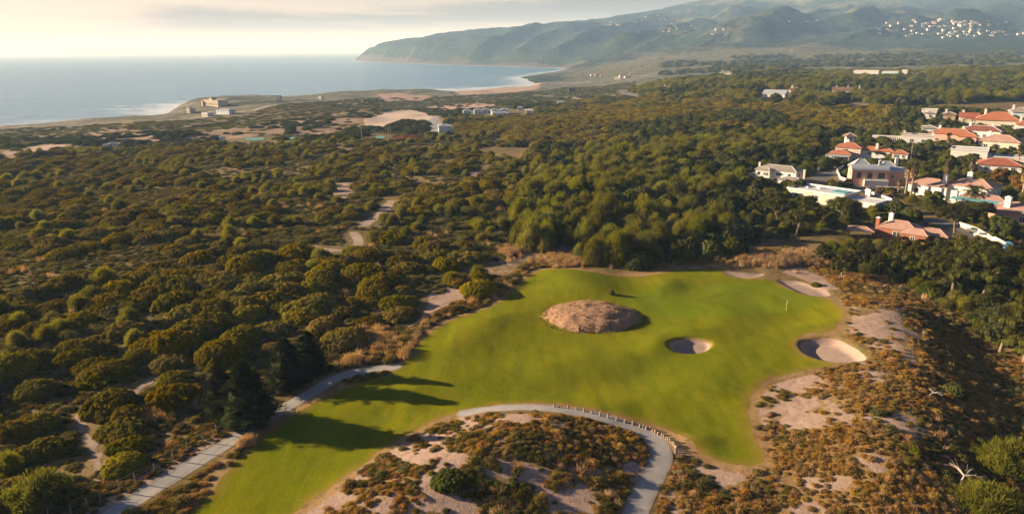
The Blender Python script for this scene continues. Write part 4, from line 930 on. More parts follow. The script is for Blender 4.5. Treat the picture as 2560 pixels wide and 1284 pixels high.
class House:
    def __init__(s, name, label, px, py, rot, group=None, cat='house', keep=12, sc=1.0):
        x, y = trace([px], [py]); s.x, s.y = float(x[0]), float(y[0]); s.z = float(H(x, y)[0]); _, _, w = project(s.x, s.y, s.z); s.m = float(w) / FPX   # metres per picture pixel
        s.az = math.atan2(s.x, s.y); rot = rot + ROT_SHIFT.get(group, 0); s.e = empty(name, (s.x, s.y, s.z), rad(rot)); tag(s.e, label, cat, group); HOUSE_KEEP.append((s.x, s.y, keep * sc)); s.e.scale = (sc, sc, sc)
    def wall(s, x0, x1, y0, y1, z1, mat='wall_white', z0=-2.5): s.b = (x0, x1, y0, y1, z0, z1); boxes('wall', [s.b], mat, s.e); return s
    def hip(s, h, mat, over=.6, name='roof', b=None):
        x0, x1, y0, y1, _, z = b or s.b; x0 -= over; x1 += over; y0 -= over; y1 += over; d = min(x1 - x0, y1 - y0) / 2; t = .22; z += .003
        if x1 - x0 >= y1 - y0: r = [(x0 + d, (y0 + y1) / 2), (x1 - d, (y0 + y1) / 2)]
        else: r = [((x0 + x1) / 2, y0 + d), ((x0 + x1) / 2, y1 - d)]
        V = [(x0, y0, z), (x1, y0, z), (x1, y1, z), (x0, y1, z), (x0, y0, z + t), (x1, y0, z + t), (x1, y1, z + t), (x0, y1, z + t), (*r[0], z + t + h), (*r[1], z + t + h)]
        F = [(0, 3, 2, 1), (0, 1, 5, 4), (1, 2, 6, 5), (2, 3, 7, 6), (3, 0, 4, 7)]
        F += [(4, 5, 9, 8), (5, 6, 9), (6, 7, 8, 9), (7, 4, 8)] if x1 - x0 >= y1 - y0 else [(4, 5, 8), (5, 6, 9, 8), (6, 7, 9), (7, 4, 8, 9)]
        rf = obj(name, mesh_from(name, np.array(V, float), F, MAT[mat]), s.e); s.top = z + t + h
        # ridge and hip tiles
        parts = []
        c = [(x0, y0, z + t), (x1, y0, z + t), (x1, y1, z + t), (x0, y1, z + t)]; q = [(*r[0], z + t + h), (*r[1], z + t + h)]
        near_ = (0, 1, 1, 0) if x1 - x0 >= y1 - y0 else (0, 0, 1, 1)
        for i in range(4): parts.append(tube([c[i], q[near_[i]]], [.13, .13], 5))
        if np.linalg.norm(np.subtract(q[0], q[1])) > .4: parts.append(tube([q[0], q[1]], [.14, .14], 5))
        V, F = merge(parts); obj('ridge_tiles', mesh_from('ridge_tiles', V, F, MAT['tile_pink' if mat in ('tile_orange', 'tile_pink', 'tile_red') else 'flat_roof']), rf); return s
    def gable(s, h, mat, over=.5, b=None, wallmat='wall_white'):
        x0, x1, y0, y1, _, z = b or s.b; ym = (y0 + y1) / 2; t = .2
        V, F = merge([(np.array([(x0, y0, z), (x0, y1, z), (x0, ym, z + h), (x1, y0, z), (x1, y1, z), (x1, ym, z + h)], float), np.array([(0, 1, 2, 2), (3, 5, 4, 4)]))]); F = [(2, 1, 0), (3, 4, 5)]
        obj('gable', mesh_from('gable', V, F, MAT[wallmat]), s.e); z -= .05; k = over * h / (ym - y0)
        V = [(x0 - over, y0 - over, z - k), (x1 + over, y0 - over, z - k), (x1 + over, ym, z + h + .03), (x0 - over, ym, z + h + .03), (x1 + over, y1 + over, z - k), (x0 - over, y1 + over, z - k)]
        V = V + [(a, b_, c + t) for a, b_, c in V]; F = [(6, 7, 8, 9), (9, 8, 10, 11), (0, 3, 2, 1), (3, 5, 4, 2), (0, 1, 7, 6), (5, 11, 10, 4), (0, 6, 9, 3), (3, 9, 11, 5), (1, 2, 8, 7), (2, 4, 10, 8)]
        obj('roof', mesh_from('roof', np.array(V, float), F, MAT[mat]), s.e); s.top = z + h + t; return s
    def flat(s, mat='flat_roof', par=.5, wm='wall_white', over=.25, b=None):
        x0, x1, y0, y1, _, z = b or s.b; o = over; z += .003
        boxes('roof', [(x0 - o + .3, x1 + o - .3, y0 - o + .3, y1 + o - .3, z, z + .15)], mat, s.e)
        boxes('parapet', [(x0 - o, x1 + o, y0 - o, y0 - o + .3, z, z + par), (x0 - o, x1 + o, y1 + o - .3, y1 + o, z, z + par), (x0 - o, x0 - o + .3, y0 - o + .3, y1 + o - .3, z, z + par), (x1 + o - .3, x1 + o, y0 - o + .3, y1 + o - .3, z, z + par)], wm, s.e); s.top = z + par; return s
    def barrel(s, h, mat, over=.4, b=None, wallmat='wall_pink'):
        x0, x1, y0, y1, _, z = b or s.b; n = 10; ym = (y0 + y1) / 2; hw = (y1 - y0) / 2 + over; V = []
        for xx in (x0 - over, x1 + over):
            for dt in (0, .15):
                for i in range(n + 1): q = math.pi * i / n; V.append((xx, ym - math.cos(q) * (hw + dt), z + math.sin(q) * (h + dt)))
        k = n + 1; F = []
        for i in range(n): F += [(k + i, k + i + 1, 3 * k + i + 1, 3 * k + i)[::-1], (i, 2 * k + i, 2 * k + i + 1, i + 1), (i, i + 1, k + i + 1, k + i), (2 * k + i, 3 * k + i, 3 * k + i + 1, 2 * k + i + 1)]
        obj('roof', mesh_from('roof', np.array(V, float), F, MAT[mat]), s.e)
        for xx in (x0 + .02, x1 - .02):
            W = [(xx, ym - math.cos(math.pi * i / n) * (hw - over), z + math.sin(math.pi * i / n) * (h - .08)) for i in range(n + 1)]; obj('gable', mesh_from('gable', np.array(W, float), [tuple(range(n + 1))]), s.e).data.materials.append(MAT[wallmat])
        s.top = z + h; return s
    def win(s, side, u, z, w=1.2, h=1.4, shutters=None, b=None, frame='frame_white', glass='window_glass'):
        """window on one side of the last wall: u = metres from that side's middle, z = sill height"""
        x0, x1, y0, y1, _, _ = b or s.b; e = obj('window', None, s.e) if False else None
        def tb(a0, a1, zz0, zz1, o0, o1):
            if side == 'f': return (a0, a1, y0 - o1, y0 - o0, zz0, zz1)
            if side == 'k': return (a0, a1, y1 + o0, y1 + o1, zz0, zz1)
            if side == 'l': return (x0 - o1, x0 - o0, a0, a1, zz0, zz1)
            return (x1 + o0, x1 + o1, a0, a1, zz0, zz1)
        c = ((x0 + x1) / 2 if side in 'fk' else (y0 + y1) / 2) + u; f = .12
        fr = boxes('window', [tb(c - w / 2 - f, c - w / 2, z - f, z + h + f, .003, .09), tb(c + w / 2, c + w / 2 + f, z - f, z + h + f, .003, .09), tb(c - w / 2, c + w / 2, z + h, z + h + f, .003, .09), tb(c - w / 2, c + w / 2, z - f, z, .003, .14), tb(c - .04, c + .04, z, z + h, .003, .07)], frame, s.e)
        boxes('pane', [tb(c - w / 2, c - .04, z, z + h, .003, .03), tb(c + .04, c + w / 2, z, z + h, .003, .03)], glass, fr)
        if shutters:
            for sg in (-1, 1): a = c + sg * (w / 2 + f + .3); boxes('shutter', [tb(a - .28, a + .28, z - .05, z + h + .05, .003, .07)], shutters, fr)
        return s
    def door(s, side, u, w=1.1, h=2.2, mat='wood_dark', z=0.0):
        x0, x1, y0, y1, _, _ = s.b; c = ((x0 + x1) / 2 if side in 'fk' else (y0 + y1) / 2) + u
        bx = {'f': (c - w / 2, c + w / 2, y0 - .06, y0 - .003, z, z + h), 'l': (x0 - .06, x0 - .003, c - w / 2, c + w / 2, z, z + h), 'r': (x1 + .003, x1 + .06, c - w / 2, c + w / 2, z, z + h), 'k': (c - w / 2, c + w / 2, y1 + .003, y1 + .06, z, z + h)}[side]
        d = boxes('door', [bx], mat, s.e); return s
    def chimney(s, x, y, z0, z1, w=.9, mat='wall_white'):
        c = boxes('chimney', [(x - w / 2, x + w / 2, y - w / 2, y + w / 2, z0, z1)], mat, s.e); boxes('chimney_cap', [(x - w / 2 - .12, x + w / 2 + .12, y - w / 2 - .12, y + w / 2 + .12, z1 + .003, z1 + .2), (x - w / 4, x + w / 4, y - w / 4, y + w / 4, z1 + .203, z1 + .45)], 'frame_white', c); return s
    def porch(s, x0, x1, y0, y1, z, mat='metal_roof', post='frame_white', n=3, drop=.6):
        V, F = box_vf(x0, x1, y0, y1, z, z + .15); V[[0, 1, 4, 5], 2] -= drop; r = obj('porch_roof', mesh_from('porch_roof', V, F, MAT[mat]), s.e)
        for i in range(n): xx = x0 + .2 + (x1 - x0 - .4) * i / max(n - 1, 1); boxes('post', [(xx - .12, xx + .12, y0 + .1, y0 + .34, -1.5, z - drop - .003)], post, s.e)
        return s
    def terrace(s, x0, x1, y0, y1, z, mat='wall_cream'): boxes('terrace', [(x0, x1, y0, y1, -2, z)], mat, s.e); return s
    def L(s, pxw, rot, d): a = abs(s.e.rotation_euler[2] + s.az); return (pxw * s.m - d * math.sin(a)) / math.cos(a)

# white two-storey villa with the grey hipped roof
h = House('villa', 'white two-storey villa with grey hipped roof and end chimneys behind the thicket', 1948, 455, -22, 'villas of the estate', keep=13, sc=0.72)
h.wall(-11, 10, -4, 4.5, 6.6); B1 = h.b; h.hip(2.1, 'tile_grey'); h.chimney(-11.4, 0, 0, 9.2, 1.0, 'wall_cream').win('f', 1.5, 4.0, 1.6, 1.5, 'shutter_green').win('f', 7, 3.7, 1.3, 1.6, None, None, 'shutter_green', 'shutter_green').win('r', 0, 4.0, 1.1, 1.5, None, None, 'shutter_green', 'shutter_green').win('f', 4.3, .8, 1.6, 1.6).win('f', 0, .8, 1.6, 1.6)
h.wall(-10.5, -3, -6.6, -4.003, 6.4); h.hip(1.5, 'tile_grey').win('f', -2, 4.0, 1.3, 1.5, None, None, 'shutter_green', 'shutter_green').win('f', 1.8, 3.9, 1.2, 1.5, 'shutter_green').win('f', 0, .8, 1.6, 1.6).win('r', 0, 3.9, .9, 1.4)
h.wall(3.5, 15, -10, -4.01, 3.1); h.hip(1.3, 'tile_grey').win('f', 0, .7, 1.6, 1.5); h.chimney(14.4, -4.5, 0, 8.2, 1.0, 'wall_cream'); h.wall(-15, -11.01, -5, 2, 3.0); h.hip(1.0, 'tile_grey').win('f', 0, .8, 1.2, 1.4)
# villa with orange roofs
h = House('villa', 'white villa with several orange tiled roofs, a glazed porch and stone pines in front', 2150, 398, -14, 'villas of the estate', keep=16, sc=0.76)
h.wall(-14, 0, -1, 9, 6.4, 'wall_cream'); h.hip(2.4, 'tile_orange').win('f', -1.5, 3.9, 2.4, 1.5, None, None, 'shutter_green').win('l', 0, 3.9, 1.6, 1.5); h.chimney(-8.5, 5, 6.0, 10.4, 1.6, 'wall_white')
h.wall(.01, 17, 1, 8, 5.2, 'wall_white'); h.hip(2.0, 'tile_orange').win('f', -4, 3, 1.5, 1.4).win('f', 0, 3, 1.5, 1.4).win('f', 4, 3, 1.5, 1.4); h.chimney(8, 2.5, 4.5, 9.2, 1.5)
h.wall(-16, -4, -9, -1.01, 3.3, 'wall_cream'); h.hip(1.9, 'tile_orange').win('f', -3, .7, 2.2, 1.9).win('f', 1, .7, 2.2, 1.9).win('l', 0, .7, 2, 1.9); h.porch(-17, -4, -13, -9.6, 3.0, 'metal_roof', 'frame_white', 4); h.terrace(-18, -4, -14.5, -13.2, .6, 'wall_white')
h.wall(17.01, 25, -3, 5, 5.0, 'wall_white'); h.hip(1.7, 'tile_orange').win('f', -1.8, 2.9, 1.3, 1.4, 'shutter_green').win('f', 1.8, 2.9, 1.3, 1.4).win('r', 0, 2.8, 1.3, 1.4)
h = House('tower_house', 'brown pyramid-roofed tower behind the orange-roofed villa', 2122, 368, -10, None, 'tower', keep=5, sc=0.8); h.wall(-2.4, 2.4, -2.4, 2.4, 6.6, 'wall_white'); h.hip(2.2, 'tile_brown', 1.0).win('f', 0, 4.6, 1.4, 1.2).win('l', 0, 4.6, 1.4, 1.2)
# barrel-roofed house
h = House('villa', 'pink rendered house with curved grey metal roofs and a roofed balcony', 2200, 462, 6, 'villas of the estate', keep=15, sc=0.82)
h.wall(-13, 2, -3.5, 4, 7.0, 'wall_pink'); h.barrel(1.9, 'metal_roof').win('l', -1.2, 4.6, .9, 1.5, None, None, 'brick_red').win('l', -2.2, .8, .8, 2.0, None, None, 'brick_red').win('l', .8, .8, .8, 2.0, None, None, 'brick_red').win('f', -4.5, 3.4, 1.6, 2.4, None, None, 'wood_dark').win('f', .0, 3.4, 1.8, 2.4, None, None, 'wood_dark').win('f', 4.8, 3.4, 2.6, 2.4, None, None, 'wood_dark'); h.chimney(-1, 0, 8, 10.8, 1.3, 'metal_roof')
h.terrace(-8, 2, -6.2, -3.51, 2.9, 'wall_white'); boxes('railing', [(-8, 2, -6.2, -6.12, 3.75, 3.83), (-8, -7.92, -6.12, -3.6, 3.75, 3.83)] + [(-8 + i * .9, -7.95 + i * .9, -6.2, -6.12, 2.9, 3.75) for i in range(12)], 'frame_white', h.e)
h.wall(2.01, 13, -1, 6, 6.2, 'wall_pink'); h.barrel(1.7, 'metal_roof').win('f', -3, 3.2, 1.5, 2).win('f', 2, 3.2, 1.5, 2)
h.wall(-12, -3, 4.01, 11, 6.8, 'wall_pink'); h.hip(3.6, 'metal_roof', .4); h.wall(0, 8, 6.02, 12, 6.4, 'wall_pink'); h.hip(3.0, 'metal_roof', .4); h.chimney(7.5, 8, 6, 11, 1.2)
h.terrace(-6, 8, -12, -10.5, 1.2, 'wall_white')
# flat-roofed modern house
h = House('villa', 'long white modern house with a flat parapet roof behind a spreading stone pine', 2085, 508, -30, 'villas of the estate', keep=15, sc=0.82)
h.wall(-18, 6, -5, 9, 4.2, 'wall_cream'); h.flat('flat_roof', .8, 'wall_white', .5).win('f', -7, .9, 4.0, 2.2).win('f', 0, .9, 3.0, 2.2).win('l', 0, .9, 3.5, 2.0); boxes('skylight', [(-2, 4, 0, 6, 4.36, 4.75)], 'teal_sheet', h.e); boxes('roof_unit', [(-10, -8.6, 4, 5.2, 4.36, 5.1)], 'frame_white', h.e); boxes('roof_unit', [(-14, -13, 2, 3, 4.36, 4.9)], 'frame_white', h.e)
h.wall(6.01, 19, -6, 4, 3.3, 'wall_white'); h.flat('flat_roof', .4, 'wall_white', .5).win('f', -2, .4, 4, 2.4).win('r', 0, .4, 4, 2.3)
# brick house with the pink roof
h = House('villa', 'red brick bungalow with pale pink tiled roofs and white framed windows', 2268, 598, -24, 'villas of the estate', keep=11, sc=0.8)
h.wall(-9, 3, -2, 6, 3.3, 'brick_red'); h.hip(2.2, 'tile_pink').win('f', 0, .8, 2.2, 1.7).win('f', 4, .8, 1.1, 1.7).win('l', 0, .9, 1.2, 1.5); h.wall(-1, 7, -5.5, -2.01, 3.2, 'brick_red'); h.hip(1.6, 'tile_pink').win('f', 0, .8, 1.2, 1.7).win('l', 0, .8, 1.2, 1.6)
h.wall(3.01, 12, -1.9, 4, 3.0, 'brick_red'); h.hip(1.6, 'tile_pink').win('f', 2, .8, 1.3, 1.5).door('f', -2.5); h.chimney(-9.6, -1, 0, 6.2, 1.2, 'brick_red'); h.chimney(-7, 4, 4, 7.2, 1.4, 'wall_white')
h = House('pavilion', 'open pergola with a sloping pink tiled roof beside the red brick bungalow', 2150, 592, -30, None, 'pavilion', keep=5, sc=0.8); h.b = (-4, 4, -2.5, 2.5, 0, 2.6); h.hip(1.0, 'tile_pink', .4)
for px_, py_ in ((-3.8, -2.3), (3.8, -2.3), (-3.8, 2.3), (3.8, 2.3)): boxes('post', [(px_ - .14, px_ + .14, py_ - .14, py_ + .14, -1.5, 2.6)], 'brick_red', h.e)
# long white house with pink roofs
h = House('villa', 'long white house with pink tiled roofs and two white chimneys behind the palms', 2392, 497, -30, 'villas of the estate', keep=17, sc=0.82)
h.wall(-18, -3, -4, 6, 4.6); h.hip(2.2, 'tile_pink').win('f', -4, 1, 1.6, 2).win('f', 0, 1, 1.4, 2).win('f', 4, 1, 1.6, 2).win('l', 0, 1.2, 1.6, 1.8); h.chimney(-5, -1, 5, 9, 1.6)
h.wall(-2.99, 13, -3, 8, 6.0); h.hip(2.6, 'tile_pink').win('f', -5, 3.4, 1.5, 1.5).win('f', 0, 3.4, 1.5, 1.5).win('f', 5, 3.4, 1.5, 1.5).win('r', -2, 3.4, 1.4, 1.5).win('r', 2, 3.4, 1.4, 1.5).win('f', -2, .6, 2, 2); h.chimney(3, 2, 7, 11, 1.8)
h.wall(4, 20, -10, -3.01, 2.9, 'wall_blue'); h.hip(1.3, 'tile_pink', .3); h.porch(2, 21, -14.5, -10.4, 2.9, 'teal_sheet', 'teal_sheet', 5, .5); h.win('f', -4, .5, 4, 2).win('f', 3, .5, 4, 2); h.chimney(2.2, -9, 0, 4.6, 1.8, 'wall_white')
def tiled(label, px, py, pxw, rot, d, hh, rh, wallm, roofm, name='villa', wins=3, chim=1, group='villas of the estate', keep=None, kind='hip', cat='house', storeys=1):
    H_ = House(name, label, px, py, rot, group, cat, 5); L_ = max(H_.L(pxw, rot, d), 3.0); HOUSE_KEEP[-1] = (H_.x, H_.y, keep if keep is not None else L_ * .55 + 2)
    H_.wall(-L_ / 2, L_ / 2, -d / 2, d / 2, hh, wallm)
    if kind == 'hip': H_.hip(rh, roofm)
    elif kind == 'gable': H_.gable(rh, roofm, .5, None, wallm)
    else: H_.flat('flat_roof', .5, wallm)
    for i in range(wins):
        for st in range(storeys): H_.win('f', (i - (wins - 1) / 2) * L_ / max(wins, 1) * .92, .9 + st * 2.9, min(1.4, L_ / (wins + 1) * .5), 1.5)
    if wins: H_.win('r', 0, .9 + (storeys - 1) * 2.9, 1.2, 1.4); H_.win('l', 0, .9 + (storeys - 1) * 2.9, 1.2, 1.4)
    for c in range(chim): H_.chimney((-.32 + .55 * c) * L_, .1 * d, hh * .8, hh + rh + 1.2, 1.1)
    return H_
tiled('white bungalow with a plain red tiled roof below the fan palm', 2497, 428, 92, -12, 10, 3.0, 2.0, 'wall_white', 'tile_red', wins=3, chim=0)
h = tiled('white modern house with stepped flat roofs behind the fan palms', 2420, 405, 80, -14, 11, 5.6, 0, 'wall_white', None, wins=3, chim=0, kind='flat'); h.wall(6, 20, -4.5, 5, 3.4, 'wall_cream'); h.flat('flat_roof', .4); h.win('f', 0, .8, 3, 1.6, None, None, 'teal_sheet')
h = tiled('pink-walled cottage with an orange roof and white-framed windows', 2378, 356, 100, -20, 9, 4.6, 2.2, 'wall_pink', 'tile_orange', wins=3, chim=2); h.wall(4, 12, -9, -4.51, 4.2, 'wall_pink'); h.hip(1.6, 'tile_orange').win('f', -2, 1, 1.2, 1.6).win('f', 2, 1, 1.2, 1.6)
h = tiled('white cottage with a dark red roof and domed chimney', 2452, 345, 92, -22, 9, 4.2, 2.0, 'wall_white', 'tile_maroon', wins=4, chim=2)
h = tiled('large house with a broad orange tiled roof and cream walls', 2492, 318, 92, -14, 15, 4.4, 4.0, 'wall_cream', 'tile_orange', wins=4, chim=2); h.chimney(6, -2, 5, 8.6, 1.2)
tiled('orange-roofed house at the far end of the estate row', 2562, 330, 40, -14, 10, 4.2, 2.4, 'wall_white', 'tile_orange', wins=2)
h = tiled('small cottage with a red gabled roof and open porch', 2420, 306, 42, -10, 8, 3.6, 2.0, 'wall_cream', 'tile_red', wins=2, kind='gable'); h.porch(-2, 7, -7, -4.6, 3.0, 'tile_red', 'frame_white', 3)
tiled('cottage with a pale pink hipped roof below the white cottages', 2500, 372, 96, -24, 11, 3.8, 2.6, 'wall_cream', 'tile_pink', wins=3)
tiled('pale blue flat-roofed cottage half hidden by trees', 2322, 340, 36, -12, 8, 4.4, 1.2, 'wall_blue', 'tile_grey', wins=3, chim=0)
tiled('little white house with a pale roof above the pine canopy of the estate', 2322, 288, 34, -10, 7, 3.6, 1.2, 'wall_white', 'flat_roof', wins=2, chim=0, kind='flat'); tiled('tiny white annex with a chimney among the trees of the estate', 2325, 296, 22, -10, 5, 3.2, 1.0, 'wall_white', 'tile_grey', wins=1); tiled('small brown cottage behind a stone pine', 2372, 300, 26, -10, 7, 3.4, 1.4, 'wall_brown', 'tile_brown', wins=1)
h = House('villa', 'low white house with a colonnaded wall and dark roof opening', 2262, 356, -10, 'villas of the estate', keep=13, sc=0.85); h.wall(-2, 15, -4, 5, 4.6); h.flat('tile_brown', .7, 'wall_white').win('f', -3, 1, 1.8, 1.5).win('f', 3, 1, 1.8, 1.5); h.chimney(-1, 3, 4.6, 6.4, 1.2); h.chimney(14, 2, 4.6, 6.2, 1.2)
boxes('garden_wall', [(-18, -13, -1, -.6, -2, 3.8), (-13, -2, -1, -.6, 3.1, 3.8)], 'wall_white', h.e)
for i in range(11): boxes('column', [(-12.9 + i, -12.4 + i, -1, -.6, -2, 3.097)], 'wall_white', h.e)
h = tiled('pink-roofed house with a brick-faced chimney beside the estate road', 2540, 552, 120, -30, 10, 3.4, 2.0, 'wall_pink', 'tile_pink', wins=2, chim=0); h.chimney(-2, -3, 3, 7.2, 1.6, 'wall_white')
tiled('grey-roofed house behind the large orange roof', 2548, 296, 50, -10, 10, 4.0, 2.4, 'wall_blue', 'tile_grey', wins=2, chim=1)
# houses on and beyond the forest rise
h = tiled('pale grey two-storey house with a big glazed gable in the forest', 1938, 252, 62, -20, 11, 6.2, 3.0, 'wall_white', 'metal_roof', wins=4, chim=0, group='houses in the forest', kind='gable', storeys=2); h.porch(-11, 0, -9, -6, 3.2, 'metal_roof', 'frame_white', 4)
tiled('white house with a faded red roof half hidden beside the pale grey house', 1988, 238, 34, -15, 9, 5.0, 2.2, 'wall_white', 'tile_maroon', wins=2, chim=1, group='houses in the forest', storeys=2); tiled('long white farmhouse with a brown roof and three chimneys', 2106, 236, 48, -8, 8, 4.0, 2.4, 'wall_white', 'tile_brown', wins=3, chim=3, group='houses in the forest', kind='gable'); tiled('ruined brown stone house at the forest edge', 1666, 230, 22, -10, 7, 4.6, 1.6, 'wall_brown', 'tile_brown', wins=2, chim=1, group='houses in the forest', kind='gable')
tiled('white house with a small tower on the brow of the forest rise', 1814, 196, 32, -12, 9, 7.5, 1.2, 'wall_white', 'tile_grey', wins=3, chim=1, group='houses in the forest', storeys=2)
h = tiled('large white building complex with flat blocks on the forest rise', 2165, 195, 60, -14, 14, 9.0, 0, 'wall_white', None, wins=5, chim=0, group='houses in the forest', kind='flat', storeys=2); h.wall(18, 36, -6, 8, 8.0, 'wall_blue'); h.flat(); h.win('f', -3, 4, 3, 2).win('f', 3, 4, 3, 2); h.wall(40, 46, -4, 4, 10, 'wall_white'); h.flat(); h.wall(46.01, 62, -4, 4, 4.0, 'wall_cream'); h.hip(3, 'tile_pink')
# buildings near the coast
h = House('fort', 'pale stone fort with arcaded front on the low sea cliff', 540, 263, -34, None, 'fort', keep=40, sc=0.85); h.wall(-18, 18, -9, 9, 7.5, 'wall_stone', -6); h.flat('flat_roof', .9, 'wall_stone', .3); h.wall(-12, -5, -3, 6, 10, 'wall_stone', 7.7); h.hip(1.6, 'tile_pink', .3)
h.b = (-18, 18, -9, 9, 0, 7.5)
for i in range(9): h.win('f', -14 + i * 3.5, 1.0, 1.7, 2.4, None, None, 'wall_stone'); h.win('f', -14 + i * 3.5, 4.6, 1.1, 1.4, None, None, 'wall_stone')
boxes('bastion', [(-21, -18.01, -11, -6, -6, 6.6)], 'wall_stone', h.e); boxes('bastion', [(18.01, 21, -11, -6, -6, 6.6)], 'wall_stone', h.e)
tiled('low stone building on the shore below the fort', 478, 281, 20, -4, 8, 5.0, 0, 'wall_stone', None, wins=2, chim=0, group='buildings by the shore', kind='flat', keep=9); tiled('white low restaurant building beside the coast road below the fort', 520, 291, 28, -4, 8, 4.0, 0, 'wall_white', None, wins=4, chim=0, group='buildings by the shore', kind='flat', keep=9); tiled('long grey shed beside the car park below the fort', 565, 284, 44, -6, 8, 3.6, 1.2, 'wall_blue', 'metal_roof', wins=4, chim=0, group='buildings by the shore', keep=9)
h = House('beacon', 'pair of small pale towers on the shore past the fort', 699, 252, 0, None, 'tower', keep=6); h.wall(-3, -1, -1, 1, 6, 'wall_stone'); h.hip(2, 'tile_pink', .1); h.wall(1, 3, -1, 1, 6, 'wall_stone'); h.hip(2, 'tile_pink', .1); h.wall(-4, 4, -2.5, -1.01, 2.5, 'wall_stone')
tiled('small white building on the cliff edge by the sea', 803, 248, 12, 0, 5, 4.0, 0, 'wall_white', None, wins=1, chim=0, group='buildings by the shore', kind='flat', keep=6)
h = tiled('pale blue lodge with a sloping metal roof in the pine canopy', 1113, 334, 34, 8, 8, 5.2, 1.4, 'wall_blue', 'metal_roof', wins=2, chim=0, group='lodges in the pines', storeys=1, keep=8); h.wall(7, 11, -3, 2, 3.2, 'wall_blue'); h.flat()
HUT = ['first in the row from the sandy track', 'second in the row from the sandy track', 'third in the row from the sandy track', 'fourth in the row, beside the big tent', 'last in the row, with a slim mast']
for i, (hx_, hy_) in enumerate([(1168, 287), (1195, 285), (1216, 284), (1238, 285), (1261, 284)]): tiled('pale blue pyramid-roofed hut, ' + HUT[i], hx_, hy_, 21, 6, 7.5, 3.4, 2.2, 'wall_blue', 'metal_roof', wins=2, chim=0, group='blue huts in the pines', name='hut', keep=5, cat='hut')
tiled('wide pale blue shelter in front of the hut row', 1250, 291, 40, 4, 8, 3.0, 1.5, 'wall_blue', 'metal_roof', wins=3, chim=0, group='blue huts in the pines', name='shelter', keep=7, cat='shelter')
tiled('white cabin beyond the hut row', 1300, 276, 12, 0, 5, 3.4, .8, 'wall_white', 'metal_roof', wins=1, chim=0, group='white cabins in the pines', name='cabin', keep=5); tiled('white tunnel-shaped cabin past the huts', 1324, 284, 20, 0, 6, 3.0, 1.2, 'wall_white', 'flat_roof', wins=1, chim=0, group='white cabins in the pines', name='cabin', keep=6); tiled('small white cabin deep in the pine canopy', 1400, 264, 14, 0, 6, 4.0, 1.0, 'wall_white', 'metal_roof', wins=1, chim=0, group='white cabins in the pines', name='cabin', keep=6)
tiled('dark timber kiosk standing on the dunes behind the beach', 1430, 231, 18, 0, 7, 5.0, 0, 'wood_dark', None, wins=0, chim=0, kind='flat', name='kiosk', keep=8, cat='kiosk', group=None)
tiled('white and blue site cabin beside the teal net', 557, 356, 15, 4, 4, 3.6, 0, 'wall_white', None, wins=1, chim=0, kind='flat', name='cabin', keep=6, group='site cabins'); tiled('low white cabin among the dunes', 268, 371, 16, 0, 4, 2.4, 0, 'wall_white', None, wins=1, chim=0, kind='flat', name='cabin', keep=6, group='site cabins'); tiled('small pale blue cabin next to the low white cabin', 283, 370, 9, 0, 4, 3.2, 0, 'wall_blue', None, wins=1, chim=0, kind='flat', name='cabin', keep=5, group='site cabins')
for px_, py_, w_, lb in [(637, 354, 46, 'long teal shade net stretched over the scrub'), (735, 352, 18, 'short teal shade net beside the utility poles'), (950, 350, 22, 'teal shade net between the utility poles and the dunes')]:
    h = House('shade_net', lb, px_, py_, 2, 'shade nets', 'net', 8); wv = w_ * h.m; V, F = box_vf(-wv / 2, wv / 2, -2.5, 2.5, 2.2, 2.3); V[[0, 1, 4, 5], 2] -= .9; obj('net', mesh_from('net', V, F, MAT['net_teal']), h.e)
    for i in range(4): boxes('post', [(-wv / 2 + wv * i / 3 - .08, -wv / 2 + wv * i / 3 + .08, -2.4, -2.24, -1, 1.3)], 'wood_dark', h.e); boxes('post', [(-wv / 2 + wv * i / 3 - .08, -wv / 2 + wv * i / 3 + .08, 2.24, 2.4, -1, 2.17)], 'wood_dark', h.e)
# the village on the mountain: every house its own object, too small to show parts beyond wall and roof
g_ = np.random.default_rng(31); _wm = mesh_from('village_wall', *box_vf(-.5, .5, -.5, .5, -1, 1), MAT['wall_cream'])
_rv = np.array([(-.56, -.56, 1.0), (.56, -.56, 1.0), (.56, .56, 1.0), (-.56, .56, 1.0), (-.2, 0, 1.45), (.2, 0, 1.45)]); _rf = [(0, 3, 2, 1), (0, 1, 5, 4), (1, 2, 5), (2, 3, 4, 5), (3, 0, 4)]
_rm = [mesh_from('village_roof', _rv, _rf, MAT[k]) for k in ('tile_pink', 'tile_orange', 'flat_roof')]
VC = [(2380, 62, 95, 9, 46, 'the upper village'), (2480, 82, 70, 8, 22, 'the upper village'), (2330, 85, 60, 5, 18, 'the upper village'), (2210, 78, 20, 4, 4, 'the upper village'), (1690, 70, 55, 6, 15, 'the hamlet above the headland'), (1800, 78, 30, 6, 7, 'the hamlet above the headland'), (1640, 52, 50, 5, 8, 'the hamlet above the headland'), (1520, 62, 25, 4, 4, 'the hamlet above the headland'), (2010, 55, 25, 3, 4, 'the hamlet above the headland'), (1530, 190, 40, 5, 8, 'the hamlet in the valley')]
_n = 0
for cx, cy, rx, ry, n_, nm in VC:
    u = cx + g_.normal(size=n_) * rx * .8; v = cy + g_.normal(size=n_) * ry * .8; X_, Y_ = trace(u, v, H); Z_ = H(X_, Y_)
    for i in range(n_):
        if Z_[i] < SEA + 2 or math.hypot(X_[i], Y_[i]) > 8000: continue
        e = empty('village_house', (X_[i], Y_[i], Z_[i]), g_.uniform(-.5, .3)); w_, d_, h_ = g_.uniform(7, 14), g_.uniform(6, 9), g_.uniform(2.6, 4.4)
        a = obj('wall', _wm, e); a.scale = (w_, d_, h_); b_ = obj('roof', _rm[int(g_.integers(0, 3))], e); b_.scale = (w_, d_, h_); b_.location = (0, 0, .02)
        tag(e, 'small white tiled house of ' + nm + ' on the slope', 'house', 'houses of ' + nm)

